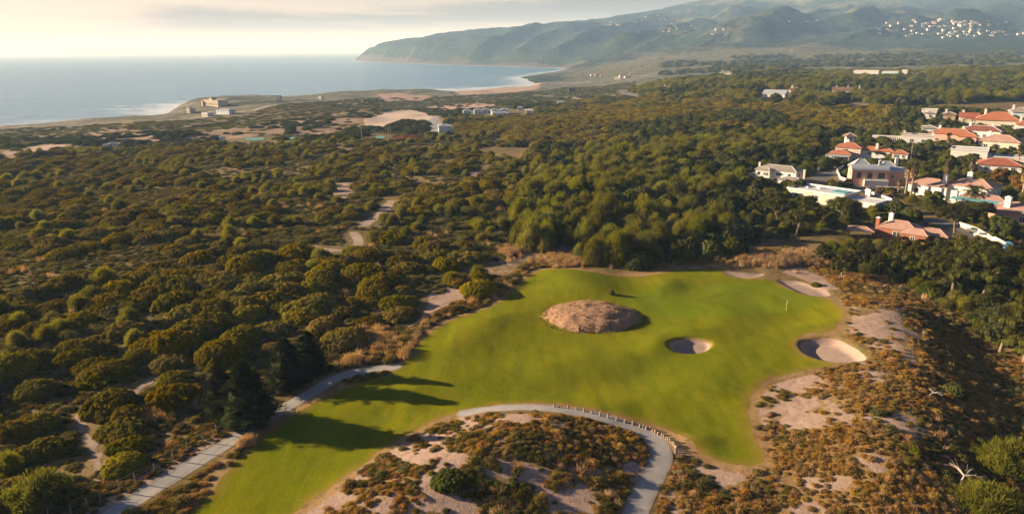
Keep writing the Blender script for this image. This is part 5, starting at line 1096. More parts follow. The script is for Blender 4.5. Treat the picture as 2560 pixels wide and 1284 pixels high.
# ------------------------------------------------------------------ plants: the scrub, the woods and the heath
def grow():
    g = np.random.default_rng(5)
    # dune scrub on the left: domes, feathery shrubs and low grey scrub in patches
    x, y, z, px, py, w = candidates(Z_SCRUB, -420, 200, 60, 640, 4.6, g, .93)
    t = fbm(x, y, 26, 201, 3) + (g.random(len(x)) - .5) * .22; n = len(x); dens = fbm(x, y, 34, 205, 3)
    low = (py > 930) & (px < 560)
    isd = (t < .56) & ~low | (t < .44); isf = ~isd & (t < .63); isg = ~isd & ~isf
    keep = dens > np.where(isg, .28, .36)
    size = g.uniform(.55, 1.0, n) ** 1.0 * (1 + .25 * sstep(.55, .75, fbm(x, y, 60, 207, 2)))
    k = isd & keep & (g.random(n) < np.where(py > 800, .46, .68)); add_plants('dome', x[k], y[k], z[k], size[k] * np.where(py[k] > 800, 3.9, 4.4), size[k] * 4.5 * g.uniform(.8, 1.2, k.sum()), g.integers(0, 5, k.sum()), w[k])
    k = isf & keep; add_plants('feather', x[k], y[k], z[k], size[k] * 2.6, size[k] * 3.2, g.integers(0, 4, k.sum()), w[k])
    k = isg & keep; add_plants('grey', x[k], y[k], z[k], size[k] * 2.5, size[k] * 3.0, g.integers(0, 3, k.sum()), w[k])
    x, y, z, px, py, w = candidates(Z_SCRUB, -300, 160, 60, 420, 2.6, g, .55); n = len(x); s = g.uniform(.5, 1, n)
    add_plants('grey', x, y, z, s * 1.5, s * 1.7, g.integers(0, 3, n), w)
    # feathery thicket
    x, y, z, px, py, w = candidates(Z_FEATH, -60, 330, 150, 620, 4.6, g, .92); n = len(x); s = g.uniform(.55, 1.25, n); t = fbm(x, y, 30, 211, 3)
    k = t < .56; add_plants('feather', x[k], y[k], z[k], s[k] * 3.3, s[k] * 4.6 * (1 + .25 * (w[k] < 260)), g.integers(0, 4, k.sum()), w[k])
    k = ~k; add_plants('darkdome', x[k], y[k], z[k], s[k] * 3.6, s[k] * 6.0, g.integers(0, 3, k.sum()), w[k])
    # closed pine canopy
    x, y, z, px, py, w = candidates(Z_PINE, -130, 480, 360, 900, 5.0, g, .95); n = len(x); s = g.uniform(.75, 1.15, n); t = fbm(x, y, 40, 215, 3)
    k = t < .60; add_plants('dome', x[k], y[k], z[k] + .6, s[k] * 5.4, s[k] * 5.6, g.integers(0, 5, k.sum()), w[k])
    k = ~k; add_plants('darkdome', x[k], y[k], z[k], s[k] * 4.2, s[k] * 6.0, g.integers(0, 3, k.sum()), w[k])
    # mixed forest on the rise behind
    x, y, z, px, py, w = candidates(Z_FOREST, 80, 1300, 560, 1600, 8.2, g, .93); n = len(x); s = g.uniform(.7, 1.3, n); t = fbm(x, y, 60, 219, 3); sc = 1 + .2 * sstep(700, 1200, w)
    k = t < .52; add_plants('darkdome', x[k], y[k], z[k], s[k] * 5.4 * sc[k], s[k] * 8.5, g.integers(0, 3, k.sum()), w[k])
    k = ~k; add_plants('feather', x[k], y[k], z[k], s[k] * 4.6 * sc[k], s[k] * 6.0, g.integers(0, 4, k.sum()), w[k])
    # garden trees and hedges between the houses
    x, y, z, px, py, w = candidates(Z_GARDEN, 60, 520, 140, 720, 5.0, g, .92); n = len(x); s = g.uniform(.55, 1.1, n); t = fbm(x, y, 20, 223, 2) + (g.random(n) - .5) * .3
    k = t < .58; add_plants('darkdome', x[k], y[k], z[k], s[k] * 3.2, s[k] * 5.0, g.integers(0, 3, k.sum()), w[k])
    k = ~k; add_plants('feather', x[k], y[k], z[k], s[k] * 2.0, s[k] * 2.4, g.integers(0, 4, k.sum()), w[k])
    hk = list(HOUSE_KEEP); HOUSE_KEEP[:] = [(a, b, c * .72) for a, b, c in hk]; x, y, z, px, py, w = candidates(Z_GARDEN, 60, 420, 140, 520, 2.3, g, .7); HOUSE_KEEP[:] = hk; n = len(x); s = g.uniform(.6, 1.1, n); add_plants('grey', x, y, z, s * 1.5, s * 2.0, g.integers(0, 3, n), w)
    # understorey of the wood on the right
    x, y, z, px, py, w = candidates(Z_RIGHTW, 40, 230, 80, 260, 2.8, g, .95); n = len(x); s = g.uniform(.6, 1.1, n)
    k = g.random(n) < .5; add_plants('darkdome', x[k], y[k], z[k], s[k] * 2.2, s[k] * 2.8, g.integers(0, 3, k.sum()), w[k]); k = ~k
    add_plants('feather', x[k], y[k], z[k], s[k] * 2.0, s[k] * 2.3, g.integers(0, 4, k.sum()), w[k])
    # coastal scrub: low patches on the sand
    x, y, z, px, py, w = candidates(Z_COAST, -760, 420, 480, 1350, 6.2, g, .95); n = len(x); t = fbm(x, y, 48, 227, 4); s = g.uniform(.6, 1.2, n)
    inland = sstep(.0, 1.0, (py - np.interp(px, [-400, 0, 700, 1350], [345, 335, 285, 232])) / 40)
    k = (t > .52 - .10 * inland) & (g.random(n) < .55 + .4 * inland); add_plants('darkdome', x[k], y[k], z[k], s[k] * 4.2, s[k] * 2.6 * (.4 + inland[k] * .8), g.integers(0, 3, k.sum()), w[k])
    k = ~k & (g.random(n) < .7); add_plants('grey', x[k], y[k], z[k], s[k] * 3.4, s[k] * 2.2, g.integers(0, 3, k.sum()), w[k])
    # trees on the foothill skyline belt
    x, y = jitter_grid(200, 1700, 1500, 2300, 22, g); z = H(x, y); px, py, w = project(x, y, z); t = fbm(x, y, 150, 231, 3); k = (t > .55) & (px > 1650) & (px < 2750) & (g.random(len(x)) < .85)
    x, y, z, w = x[k], y[k], z[k], w[k]; s = g.uniform(.8, 1.4, len(x)); add_plants('darkdome', x, y, z, s * 8, s * 8, g.integers(0, 3, len(x)), w)
KINDS = {
 'dome': ('dome_bush', DOMES, 'rounded golden-green bush', 'bushes of the dune scrub', 'bush', 'dune_bushes', 'far mass of rounded golden-green bushes and pine canopy'),
 'feather': ('feathery_shrub', FEATH, 'upright feathery shrub', 'feathery shrubs of the thicket', 'shrub', 'feathery_thicket', 'far mass of feathery yellow-green shrubs'),
 'grey': ('low_scrub', GREYS, 'low grey-green scrub plant', 'low scrub plants', 'scrub', 'scrub_cover', 'low grey-green scrub covering the sandy ground'),
 'darkdome': ('evergreen_shrub', DARKD, 'dense dark green shrub', 'dark green shrubs', 'shrub', 'evergreen_wood', 'far woods of dark green rounded crowns'),
}
LANDMARKS = [(380, 1170, 'the wire fence'), (200, 1120, 'the narrow foot track by the fence'), (60, 1080, 'the shaded hollow past the fence'), (620, 1030, 'the dark cypresses'), (850, 900, 'the upper end of the gravel cart path'), (480, 870, 'the short sandy track'), (345, 970, 'the small sand gully'), (670, 690, 'the straight sandy track'), (1090, 750, 'the pale sand strip beside the fairway'),
 (850, 625, 'the lower end of the winding sand track'), (940, 545, 'the middle of the winding sand track'), (1050, 466, 'the upper end of the winding sand track'), (870, 475, 'the bare grey sand patch'), (1190, 435, 'the little sand clearing'), (1260, 385, 'the tan clearing'), (1280, 630, 'the straw grass behind the fairway'), (1415, 655, 'the pale reeds above the fairway knoll'), (1600, 660, 'the dip behind the green'),
 (1850, 640, 'the dry grass above the upper bunker'), (1700, 470, 'the sandy gap in the thicket'), (1500, 500, 'the middle of the thicket'), (1900, 470, 'the grey-roofed white villa'), (2050, 540, 'the flat-roofed white house'), (2130, 470, 'the driveway bend'), (2150, 580, 'the pink pergola'), (2270, 610, 'the red brick bungalow'), (2390, 510, 'the long white house'), (2480, 600, 'the parked cars'),
 (2200, 470, 'the barrel-roofed house'), (2150, 410, 'the orange-roofed villa'), (2440, 410, 'the white modern house'), (2500, 430, 'the red-roofed bungalow'), (2390, 360, 'the pink-walled cottage'), (2300, 660, 'the pines on the dune slope'), (2130, 680, 'the side bunker'), (2480, 850, 'the tall pines below the wall'), (100, 372, 'the bare white sand bank'), (640, 355, 'the long teal net'), (500, 500, 'the wide scrub plain'), (200, 600, 'the open scrub west of the fence'), (300, 780, 'the scrub above the fence'), (700, 780, 'the domes above the cypresses'), (1150, 560, 'the scrub east of the winding track'), (950, 340, 'the utility poles'), (1115, 335, 'the pale blue lodge')]
_lmx, _lmy = trace([l[0] for l in LANDMARKS], [l[1] for l in LANDMARKS])
def place_words(x, y): return LANDMARKS[int(np.argmin(np.hypot(_lmx - x, _lmy - y)))][2]
def settle():
    for kind, (name, meshes, label, group, cat, sname, slabel) in KINDS.items():
        A_ = np.vstack(PLANTS[kind]); px, py, w = project(A_[:, 0], A_[:, 1], A_[:, 2] + A_[:, 4] * .4)
        vis = (px > -10) & (px < 2570) & (py > -10) & (py < 1300)
        order = np.argsort(-(A_[:, 6] * np.where(vis, 1, 0)))[:290]; ind = np.zeros(len(A_), bool); ind[order] = True
        src = {}; q1, q2 = np.quantile(A_[order, 3], [.33, .7])
        for i in order:
            x, y, z, sx, sz, v, _ = A_[i]; v = int(v)
            o = obj(name, meshes[v], None, (x, y, z - .05), random.random() * 6.28, (sx, sx * random.uniform(.85, 1.15), sz)); sw = 'small ' if sx < q1 else ('large ' if sx > q2 else 'medium-sized '); tag(o, sw + label + ' near ' + place_words(x, y), cat, group)
            src.setdefault(v, o)
        B_ = A_[~ind]; rs = np.random.default_rng(3); n = len(B_)
        scl = np.stack([B_[:, 3], B_[:, 3] * rs.uniform(.85, 1.15, n), B_[:, 4]], 1); P = B_[:, :3].copy(); P[:, 2] -= .05
        keys = sorted(src); mp = {v: i for i, v in enumerate(keys)}; var = np.array([mp.get(int(v), 0) for v in B_[:, 5]])
        scatter_gn(sname, P, rs.random(n) * 6.283, scl, var, [src[k] for k in keys], slabel, cat)
        print('PLANTS', kind, len(A_))
def heath_cover():
    g = np.random.default_rng(9); pts, rot, scl, var = [], [], [], []
    def cover(zone, x0, x1, y0, y1, s, wts, thr=.64, sz=(.7, 1.5), grow_=1.0):
        x, y = jitter_grid(x0, x1, y0, y1, s, g); z = H(x, y); px, py, w = project(x, y, z); ok = in_poly(px, py, np.array(zone, float))
        hsn = heath_sand(x, y) + (g.random(len(x)) - .5) * .16 - .2 * sstep(2230, 2400, px); ok &= hsn < thr
        for P in (PATH_A, PATH_B): ok &= poly_sdf(x, y, P, False) > 1.75
        ok &= poly_sdf(x, y, FAIR) > .2
        for P in BUNK.values(): ok &= poly_sdf(x, y, P) > .35
        for q, amt in SANDS:
            if amt >= .55: ok &= ~(in_poly(px, py, np.array(q, float)) & (g.random(len(x)) < .82))
        x, y, z = x[ok], y[ok], z[ok]; n = len(x); pat = fbm(x, y, 9, 241, 3) + (g.random(n) - .5) * .35
        cw = np.cumsum(wts) / sum(wts); v = np.searchsorted(cw, np.clip((pat - .22) / .56, 0, .999)); s_ = g.uniform(*sz, n) * (1 + .8 * (g.random(n) < .06)) * grow_
        pts.append(np.stack([x, y, z - .03], 1)); rot.append(g.random(n) * 6.283); scl.append(np.stack([s_, s_, s_ * g.uniform(.7, 1.2, n)], 1)); var.append(v)
    #              gold gold green green red straw grey
    cover(HEATH_C, -30, 45, 60, 120, .56, [4.0, 3.4, 1.6, 1.1, .7, .3, .1], .65, (.55, 1.2))
    cover(HEATH_R, 8, 150, 50, 215, .66, [4.0, 3.6, 1.6, 1.3, 1.4, .4, .1], .61, (.55, 1.15))
    cover(HEATH_S, -60, 0, 60, 120, .6, [2, 2, 3, 3, .3, .5, 1])
    cover(HEATH_L, -40, -10, 90, 130, .6, [3, 2, 3, 2, .3, .5, 1]); cover(HEATH_E, -40, 60, 100, 230, .8, [1.5, 1.5, 3, 2, .4, 2.2, 2], .68, (.8, 1.8))
    # the mound
    x, y = jitter_grid(MND[0] - 12, MND[0] + 12, MND[1] - 12, MND[1] + 12, .55, g); ok = mound_rho(x, y) < .97; ok &= g.random(len(x)) < .45; x, y = x[ok], y[ok]; n = len(x); s_ = g.uniform(.3, .6, n)
    pts.append(np.stack([x, y, H(x, y) - .03], 1)); rot.append(g.random(n) * 6.283); scl.append(np.stack([s_, s_, s_ * .6], 1)); var.append(np.where(g.random(n) < .55, 4, np.where(g.random(n) < .65, 5, 0)))
    th_ = g.random(420) * 6.283; rr_ = g.uniform(.93, 1.12, 420); x = MND[0] + np.cos(th_) * rr_ * MRX; y = MND[1] + np.sin(th_) * rr_ * MRY; s_ = g.uniform(.2, .5, 420); pts.append(np.stack([x, y, H(x, y) - .03], 1)); rot.append(th_ * 7); scl.append(np.stack([s_, s_, s_ * .7], 1)); var.append(np.where(g.random(420) < .5, 3, np.where(g.random(420) < .5, 0, 2)))
    # straw grass by the thicket and along the track
    for cx, cy, rx, ry, m in [(1415, 652, 60, 14, 420), (1280, 630, 28, 14, 150), (1975, 650, 120, 16, 500), (950, 850, 50, 40, 120), (1040, 885, 30, 18, 150), (620, 1110, 20, 10, 60), (880, 905, 20, 12, 80), (490, 1010, 60, 14, 130), (370, 1040, 40, 16, 80)]:
        u = g.normal(size=m) * rx * .5 + cx; v_ = g.normal(size=m) * ry * .5 + cy; x, y = trace(u, v_); ok = (poly_sdf(x, y, FAIR) > .4) & (poly_sdf(x, y, PATH_A, False) > 1.9); x, y = x[ok], y[ok]; n = len(x)
        s_ = g.uniform(.9, 1.7, n); pts.append(np.stack([x, y, H(x, y) - .03], 1)); rot.append(g.random(n) * 6.283); scl.append(np.stack([s_] * 3, 1)); var.append(np.full(n, 5))
    # short undergrowth that covers the open ground between the bushes
    x, y, z, px, py, w = candidates(Z_SCRUB, -200, 120, 60, 300, 1.5, g, .8); n = len(x); pat = fbm(x, y, 12, 251, 3) + (g.random(n) - .5) * .3; s_ = g.uniform(.8, 1.9, n)
    pts.append(np.stack([x, y, z - .03], 1)); rot.append(g.random(n) * 6.283); scl.append(np.stack([s_, s_, s_ * g.uniform(.7, 1.2, n)], 1)); var.append(np.where(pat < .42, 3, np.where(pat < .55, 6, np.where(pat < .62, 2, np.where(g.random(n) < .15, 5, 6)))))
    u = g.uniform(120, 590, 900); v_ = np.interp(u, [120, 590], [1300, 1040]) + g.normal(size=900) * 22; x, y = trace(u, v_); ok = (poly_sdf(x, y, PATH_A, False) > 1.9) & (poly_sdf(x, y, FAIR) > 1); x, y = x[ok], y[ok]; n = len(x); s_ = g.uniform(.35, 1.1, n); pts.append(np.stack([x, y, H(x, y) - .03], 1)); rot.append(g.random(n) * 6.283); scl.append(np.stack([s_] * 3, 1)); var.append(np.where(g.random(n) < .5, 3, np.where(g.random(n) < .5, 0, 6)))
    src = []
    heathn = ['heath_tuft', 'heath_tuft', 'heath_tuft', 'heath_tuft', 'heath_tuft', 'grass_tuft', 'heath_tuft']
    labs = ['golden brown heath cushion on the dune inside the bend of the cart path', 'small golden heath cushion on the dune inside the bend of the cart path', 'olive green heath cushion on the dune inside the bend of the cart path', 'low olive heath cushion on the dune inside the bend of the cart path',
            'reddish dry heath cushion on the dune inside the bend of the cart path', 'pale straw grass tuft on the dune inside the bend of the cart path', 'grey-green heath cushion on the dune inside the bend of the cart path']
    for i, me in enumerate(TUFTS):
        x, y = trace([1180 + 55 * i], [1150 + 14 * (i % 3)]); o = obj(heathn[i], me, None, (x[0], y[0], float(H(x, y)[0]) - .03), i, (1.7, 1.7, 1.5)); tag(o, labs[i], 'heath', 'heath cushions of the dune'); src.append(o)
    P = np.vstack(pts); print('TUFTS', len(P)); scatter_gn('heath_cover', P, np.concatenate(rot), np.vstack(scl), np.concatenate(var), src, 'low golden brown and olive heath covering the dunes round the fairway', 'heath')
grow(); settle(); heath_cover()

# single trees that stand out
def at(px, py): x, y = trace([px], [py]); return float(x[0]), float(y[0])
def tree_at(kind, px, py, s, name, label, group=None, sz=None, cat='tree'):
    x, y = at(px, py); return put_tree(kind, x, y, s, None, name, label, cat, group, sz)
tree_at(CYPR[0], 622, 1058, 1.22, 'cypress_tree', 'large dark layered cypress leaning over the gravel cart path beside the fence', 'dark cypresses by the cart path')
tree_at(CYPR[1], 560, 1032, 1.0, 'cypress_tree', 'dark cypress tucked behind the largest cypress beside the fence end', 'dark cypresses by the cart path')
tree_at(CYPR[2], 720, 965, 1.25, 'cypress_tree', 'middle dark cypress on the scrub side of the gravel cart path', 'dark cypresses by the cart path')
tree_at(CYPR[1], 775, 930, 1.0, 'cypress_tree', 'smallest dark cypress near the upper end of the gravel cart path', 'dark cypresses by the cart path')
RPW = ['the deep shade below the slope', 'the leaning stumps, second row', 'the leaning stumps', 'the forked pale log', 'the blue board', 'the end of the garden wall', 'the red brick bungalow', 'the lower corner of the wood', 'the lower corner of the wood, behind', 'the lower corner of the wood, outermost', 'the young undergrowth of the slope', 'the parked cars', 'the brick bungalow terrace', 'the large upright shrub', 'the pink pergola', 'the garden wall', 'the wood beyond the trunk in shade', 'the dark narrow cypress']
for i, (px, py, k, s) in enumerate([(2450, 765, 2, 1.12), (2380, 735, 0, .95), (2330, 712, 1, .88), (2270, 695, 0, .82), (2500, 740, 0, 1.0), (2555, 770, 1, 1.0), (2300, 672, 1, .75), (2500, 880, 1, .92), (2560, 905, 0, 1.0), (2620, 870, 2, 1.0), (2470, 800, 1, .6), (2420, 690, 2, .85), (2350, 675, 0, .75), (2640, 960, 0, .9), (2250, 660, 2, .62), (2480, 700, 0, .85), (2600, 800, 2, 1.05), (2540, 700, 1, .8)]):
    tree_at(PINES[k], px, py, s * 1.12, 'pine_tree', ('tall ' if s > .9 else 'smaller ') + 'dark pine with bare trunk near ' + RPW[i], 'pines of the wood beside the dune slope')
for i, (px, py, s) in enumerate([(2105, 690, .62), (2195, 685, .6), (2160, 668, .62), (2060, 655, .5)]):
    tree_at(PINES[i % 3], px, py, s, 'pine_tree', 'small bushy pine at the edge of the dry heath above the bunkers', 'small pines at the edge of the heath')
US = [(2105, 560, 0, .95, 'spreading stone pine with curved trunk in front of the flat-roofed white house'), (1990, 590, 1, .92, 'stone pine with low round crown below the flat-roofed white house'), (1945, 560, 2, .86, 'stone pine with golden crown at the edge of the thicket'), (1900, 545, 0, .66, 'small stone pine at the thicket edge beside the fence line'), (2010, 540, 1, .8, 'stone pine standing behind two others below the flat-roofed house'), (1935, 525, 1, .75, 'stone pine crown catching the sun below the grey-roofed white villa'),
      (2385, 588, 2, .95, 'wide flat stone pine with pale forked trunk beside the red brick house'), (2440, 560, 0, .8, 'stone pine crown above the parked white car'), (2165, 388, 0, .74, 'stone pine growing against the orange-roofed villa'), (2195, 398, 1, .6, 'small stone pine beside the villa with the orange roof'), (2290, 402, 1, .85, 'stone pine beside the lamp post behind the barrel-roofed house'), (2510, 318, 2, .8, 'stone pine in front of the large orange-roofed house'), (2380, 296, 1, .72, 'stone pine between two tiled cottages'), (2555, 352, 0, .8, 'stone pine beside the pink hipped roof')]
for _i, (px, py, k, s, lb) in enumerate(US): tree_at(UMBR[k], px, py, s * (1.12 if _i < 8 else 1.05), 'stone_pine', lb, 'stone pines among the villas')
BT = [(1830, 530, 0, .95, 'slender leafy tree with pale trunks below the grey-roofed white villa'), (1900, 475, 1, .8, 'leafy tree hiding the front of the grey-roofed white villa'), (1985, 482, 2, .62, 'low leafy tree beside the grey tiled wing of the white villa'), (2500, 605, 2, 1.0, 'big round leafy tree with clumped foliage over the parked car'), (2330, 520, 0, .85, 'yellow-green leafy tree in front of the long white house'), (2285, 560, 1, .7, 'dusty green rounded tree beside the estate road'), (2365, 425, 2, .9, 'dense leafy tree between the white modern house and the palms'), (2400, 540, 1, .75, 'leafy tree below the teal awning'), (2120, 470, 1, .55, 'small leafy tree at the driveway bend'), (2430, 415, 0, .8, 'dark leafy tree against the white modern house'), (2240, 445, 1, .5, 'leafy garden tree behind the pair of tall palms'), (2460, 545, 2, .7, 'round leafy tree beside the chimneyed pink roof')]
for px, py, k, s, lb in BT: tree_at(BROAD[k], px, py, s, 'leafy_tree', lb, 'leafy trees among the villas')
for px, py, s, lb in [(2500, 462, 1.0, 'golden-brown leafy tree beside the long white house'), (2545, 480, 1.0, 'golden-brown leafy tree behind the slim palm'), (2200, 488, .5, 'rust-coloured garden tree by the white gate post'), (2228, 492, .4, 'small rust-coloured shrub tree by the palms')]:
    tree_at(RUSTS[0], px, py, s, 'leafy_tree', lb, 'rust-coloured garden trees')
for px, py, k, s, lb in [(2262, 492, 0, 1.0, 'tall fan palm, first of the pair beside the barrel-roofed house'), (2276, 496, 0, 1.06, 'tall fan palm, second of the pair beside the barrel-roofed house'), (2244, 488, 1, .62, 'short fan palm with dead skirt beside the tall pair'), (2360, 480, 0, .98, 'fan palm standing before the pink tiled roof of the long white house'), (2425, 452, 1, .95, 'fan palm behind the white chimney of the long white house'), (2480, 408, 1, .85, 'fan palm beside the white modern house'), (2543, 425, 0, .85, 'fan palm above the red-roofed bungalow'), (2552, 510, 0, 1.1, 'slim tall fan palm beside the golden-brown trees'), (2368, 372, 1, .8, 'fan palm below the pink-walled cottage'), (2372, 492, 1, .6, 'small fan palm at the foot of the taller palm by the long white house')]:
    tree_at(FANP[k], px, py, s * 1.3, 'fan_palm', lb, 'fan palms among the villas', cat='palm')
tree_at(DATEP[0], 2430, 512, 1.35, 'date_palm', 'date palm with long arching fronds over the teal awning', cat='palm')
tree_at(COLS[0], 2548, 640, .6, 'cypress_tree', 'narrow dark cypress behind the garden wall by the blue board'); tree_at(COLS[1], 2172, 505, .4, 'cypress_tree', 'tiny clipped cypress by the white gate post')
# bushes that stand alone on the dune slope
for px, py, me, sx, sz, nm, lb in [(2385, 985, DARKD[0], 2.0, 2.6, 'evergreen_shrub', 'dark round bush alone on the dry dune slope'), (2520, 1180, FEATH[0], 4.6, 4.2, 'feathery_shrub', 'large upright shrub on the shaded dune slope below the pines'), (2470, 1275, FEATH[2], 4.0, 3.4, 'feathery_shrub', 'large low shrub beside the dead bleached branch'), (1120, 1205, DARKD[1], 2.2, 1.6, 'evergreen_shrub', 'dark bush alone on the dune inside the path bend'), (1528, 735, FEATH[2], .75, 1.3, 'feathery_shrub', 'tiny bush at the top edge of the heath mound'),
                                   (2040, 712, DARKD[1], 1.2, 1.1, 'evergreen_shrub', 'small dark bush in the sand beside the side bunker'), (100, 1260, FEATH[1], 4.2, 3.4, 'feathery_shrub', 'large bright green shrub at the sandy end of the fence'), (2290, 1130, DARKD[2], 1.0, 1.0, 'evergreen_shrub', 'small dark bush on bare sand of the dune slope')]:
    x, y = at(px, py); bush(me, x, y, sx, sz, nm, lb, None)

# ------------------------------------------------------------------ things on and round the golf hole
plain('flag_cloth', (0.80, 0.80, 0.76), .8, .04); plain('pole_yellow', (0.62, 0.55, 0.20), .5, .05); plain('post_wood', (0.29, 0.225, 0.16), .9, .2, 4, .4); plain('post_old', (0.20, 0.15, 0.11), .95, .25, 4, .4); plain('wire', (0.25, 0.22, 0.19), .6, .1, 2, 0, .4, 6, .6)
plain('black_plastic', (0.02, 0.02, 0.02), .5, .1); plain('bleached_wood', (0.36, 0.30, 0.25), .9, .12, 3, .3); plain('car_white', (0.72, 0.72, 0.72), .25, .03, 1, 0, .5); plain('tyre', (0.02, 0.02, 0.02), .8, .1); plain('board_blue', (0.12, 0.34, 0.62), .5, .06); plain('lamp_metal', (0.32, 0.32, 0.31), .5, .1, 2, 0, .4, 6, .4); plain('dirt_orange', (0.42, 0.17, 0.05), .95, .2, 2, .4); plain('turf_lip', (0.045, 0.05, 0.016), .95, .3, 4, .6)
def zat(x, y): return float(H(np.array([x]), np.array([y]))[0])
x, y = at(1965, 776); fl = empty('golf_flag', (x, y, zat(x, y) + .03)); tag(fl, 'white golf flag on its pin standing on the green', 'flag')
V, F = tube([(0, 0, -.1), (0, 0, 1.15)], [.035, .035], 8); obj('pole', mesh_from('pole', V, F, MAT['pole_yellow'], True), fl); V, F = tube([(0, 0, 1.1503), (0, 0, 1.3)], [.034, .034], 8); obj('pole_band', mesh_from('pole_band', V, F, MAT['flag_cloth'], True), fl); V, F = tube([(0, 0, 1.3003), (0, 0, 2.3)], [.033, .025], 8); obj('pole', mesh_from('pole', V, F, MAT['pole_yellow'], True), fl)
u_, v_ = np.meshgrid(np.linspace(0, 1, 9), np.linspace(0, 1, 7), indexing='ij'); FX = np.stack([.03 + u_ * .36 * (1 - .25 * v_), .06 * np.sin(u_ * 7) * u_, 2.28 - v_ * .62 - u_ * .16], -1).reshape(-1, 3); id_ = np.arange(63).reshape(9, 7); FF = np.stack([id_[:-1, :-1].ravel(), id_[1:, :-1].ravel(), id_[1:, 1:].ravel(), id_[:-1, 1:].ravel()], 1); back = FX + np.array([0, .012, 0])
V, F = merge([(FX, FF), (back, FF[:, ::-1])]); obj('flag_cloth', mesh_from('flag_cloth', V, F, MAT['flag_cloth'], True), fl)
V, F = tube([(0, 0, .004), (0, 0, .012)], [.075, .075], 12); obj('hole_cup', mesh_from('hole_cup', V, F, MAT['black_plastic']), fl)
# distance post at the foot of the mound
x, y = at(1449, 826); dp = empty('marker_post', (x, y, zat(x, y))); tag(dp, 'short black marker post at the foot of the heath mound', 'post')
V, F = merge([box_vf(-.13, .13, -.13, .13, -.2, .75)]); obj('post', mesh_from('post', V, F, MAT['black_plastic']), dp); V, F = box_vf(.0, .13, -.1, .1, .753, 1.25); obj('head', mesh_from('head', V, F, MAT['black_plastic']), dp); V, F = box_vf(-.2, -.133, -.1, .1, .3, .72); obj('side_box', mesh_from('side_box', V, F, MAT['black_plastic']), dp)
# timber posts along the bend of the cart path
PB = [(40, 165), (133, 175), (300, 195), (460, 220), (600, 255), (745, 285), (900, 335), (1050, 370), (1215, 415), (1370, 465), (1520, 505), (1580, 515), (1650, 545), (1715, 560), (1770, 590), (1845, 603), (1895, 640), (1940, 668), (1995, 692), (2065, 730), (2105, 750), (2145, 780), (2180, 802), (2220, 828), (2250, 856), (2280, 884), (2305, 910), (2325, 938), (2338, 970), (2335, 1005), (2325, 1040)]
gpo = np.random.default_rng(71)
for i, (u, v) in enumerate(PB):
    x, y = at(1380 + u / 7.53, 990 + (v + 34) / 7.53); hh = gpo.uniform(.40, .68); pts = [(0, 0, -.3), (0, 0, hh * .5), (gpo.normal() * .015, gpo.normal() * .015, hh - .03), (0, 0, hh)]
    V, F = tube(pts, [.135, .13, .125, .095], 9); V = np.vstack([V, [[0, 0, hh + .004]]]); n0 = len(V) - 1; F = [tuple(f) for f in F] + [(27 + j, 27 + (j + 1) % 9, n0) for j in range(9)]
    o = obj('timber_post', mesh_from('timber_post', V, F, MAT['post_wood'], False), None, (x, y, zat(x, y)), gpo.random() * 6)
    tag(o, 'short round timber post edging the bend of the cart path', 'post', 'timber posts along the cart path')
# dark post at the end of the row
x, y = at(1685, 1146); o = obj('marker_post', mesh_from('marker_post', *box_vf(-.14, .14, -.14, .14, -.2, .7), MAT['black_plastic']), None, (x, y, zat(x, y))); tag(o, 'squat black marker post at the end of the timber posts', 'post')
# wire fence beside the lower cart path
FP = [(120, 1300), (180, 1290), (221, 1270), (253, 1250), (301, 1228), (340, 1206), (387, 1180), (435, 1150), (469, 1128), (510, 1103), (542, 1083)]
fx, fy = trace([p[0] for p in FP], [p[1] for p in FP]); fe = empty('wire_fence', (fx[0], fy[0], zat(fx[0], fy[0]))); tag(fe, 'old wire fence on leaning wooden posts along the sandy strip by the cart path', 'fence'); tops = []
for i in range(len(FP)):
    bx_ = np.array([fx[i] - fx[0], fy[i] - fy[0], zat(fx[i], fy[i]) - zat(fx[0], fy[0])]); tp = bx_ + np.array([gpo.normal() * .08, gpo.normal() * .08, gpo.uniform(1.35, 1.75)]); tops.append((bx_, tp)); V, F = tube([bx_ + (0, 0, -.3), (bx_ + tp) / 2, tp], [.085, .075, .065], 7); obj('post', mesh_from('post', V, F, MAT['post_old'], True), fe)
for f_ in (.35, .65, .92):
    pts = []
    for i, (a, b_) in enumerate(tops):
        pts.append(a + (b_ - a) * f_)
        if i < len(tops) - 1: m_ = (pts[-1] + tops[i + 1][0] + (tops[i + 1][1] - tops[i + 1][0]) * f_) / 2; pts.append(m_ - np.array([0, 0, .08]))
    V, F = tube(pts, [.012] * len(pts), 4); obj('wire', mesh_from('wire', V, F, MAT['wire']), fe)
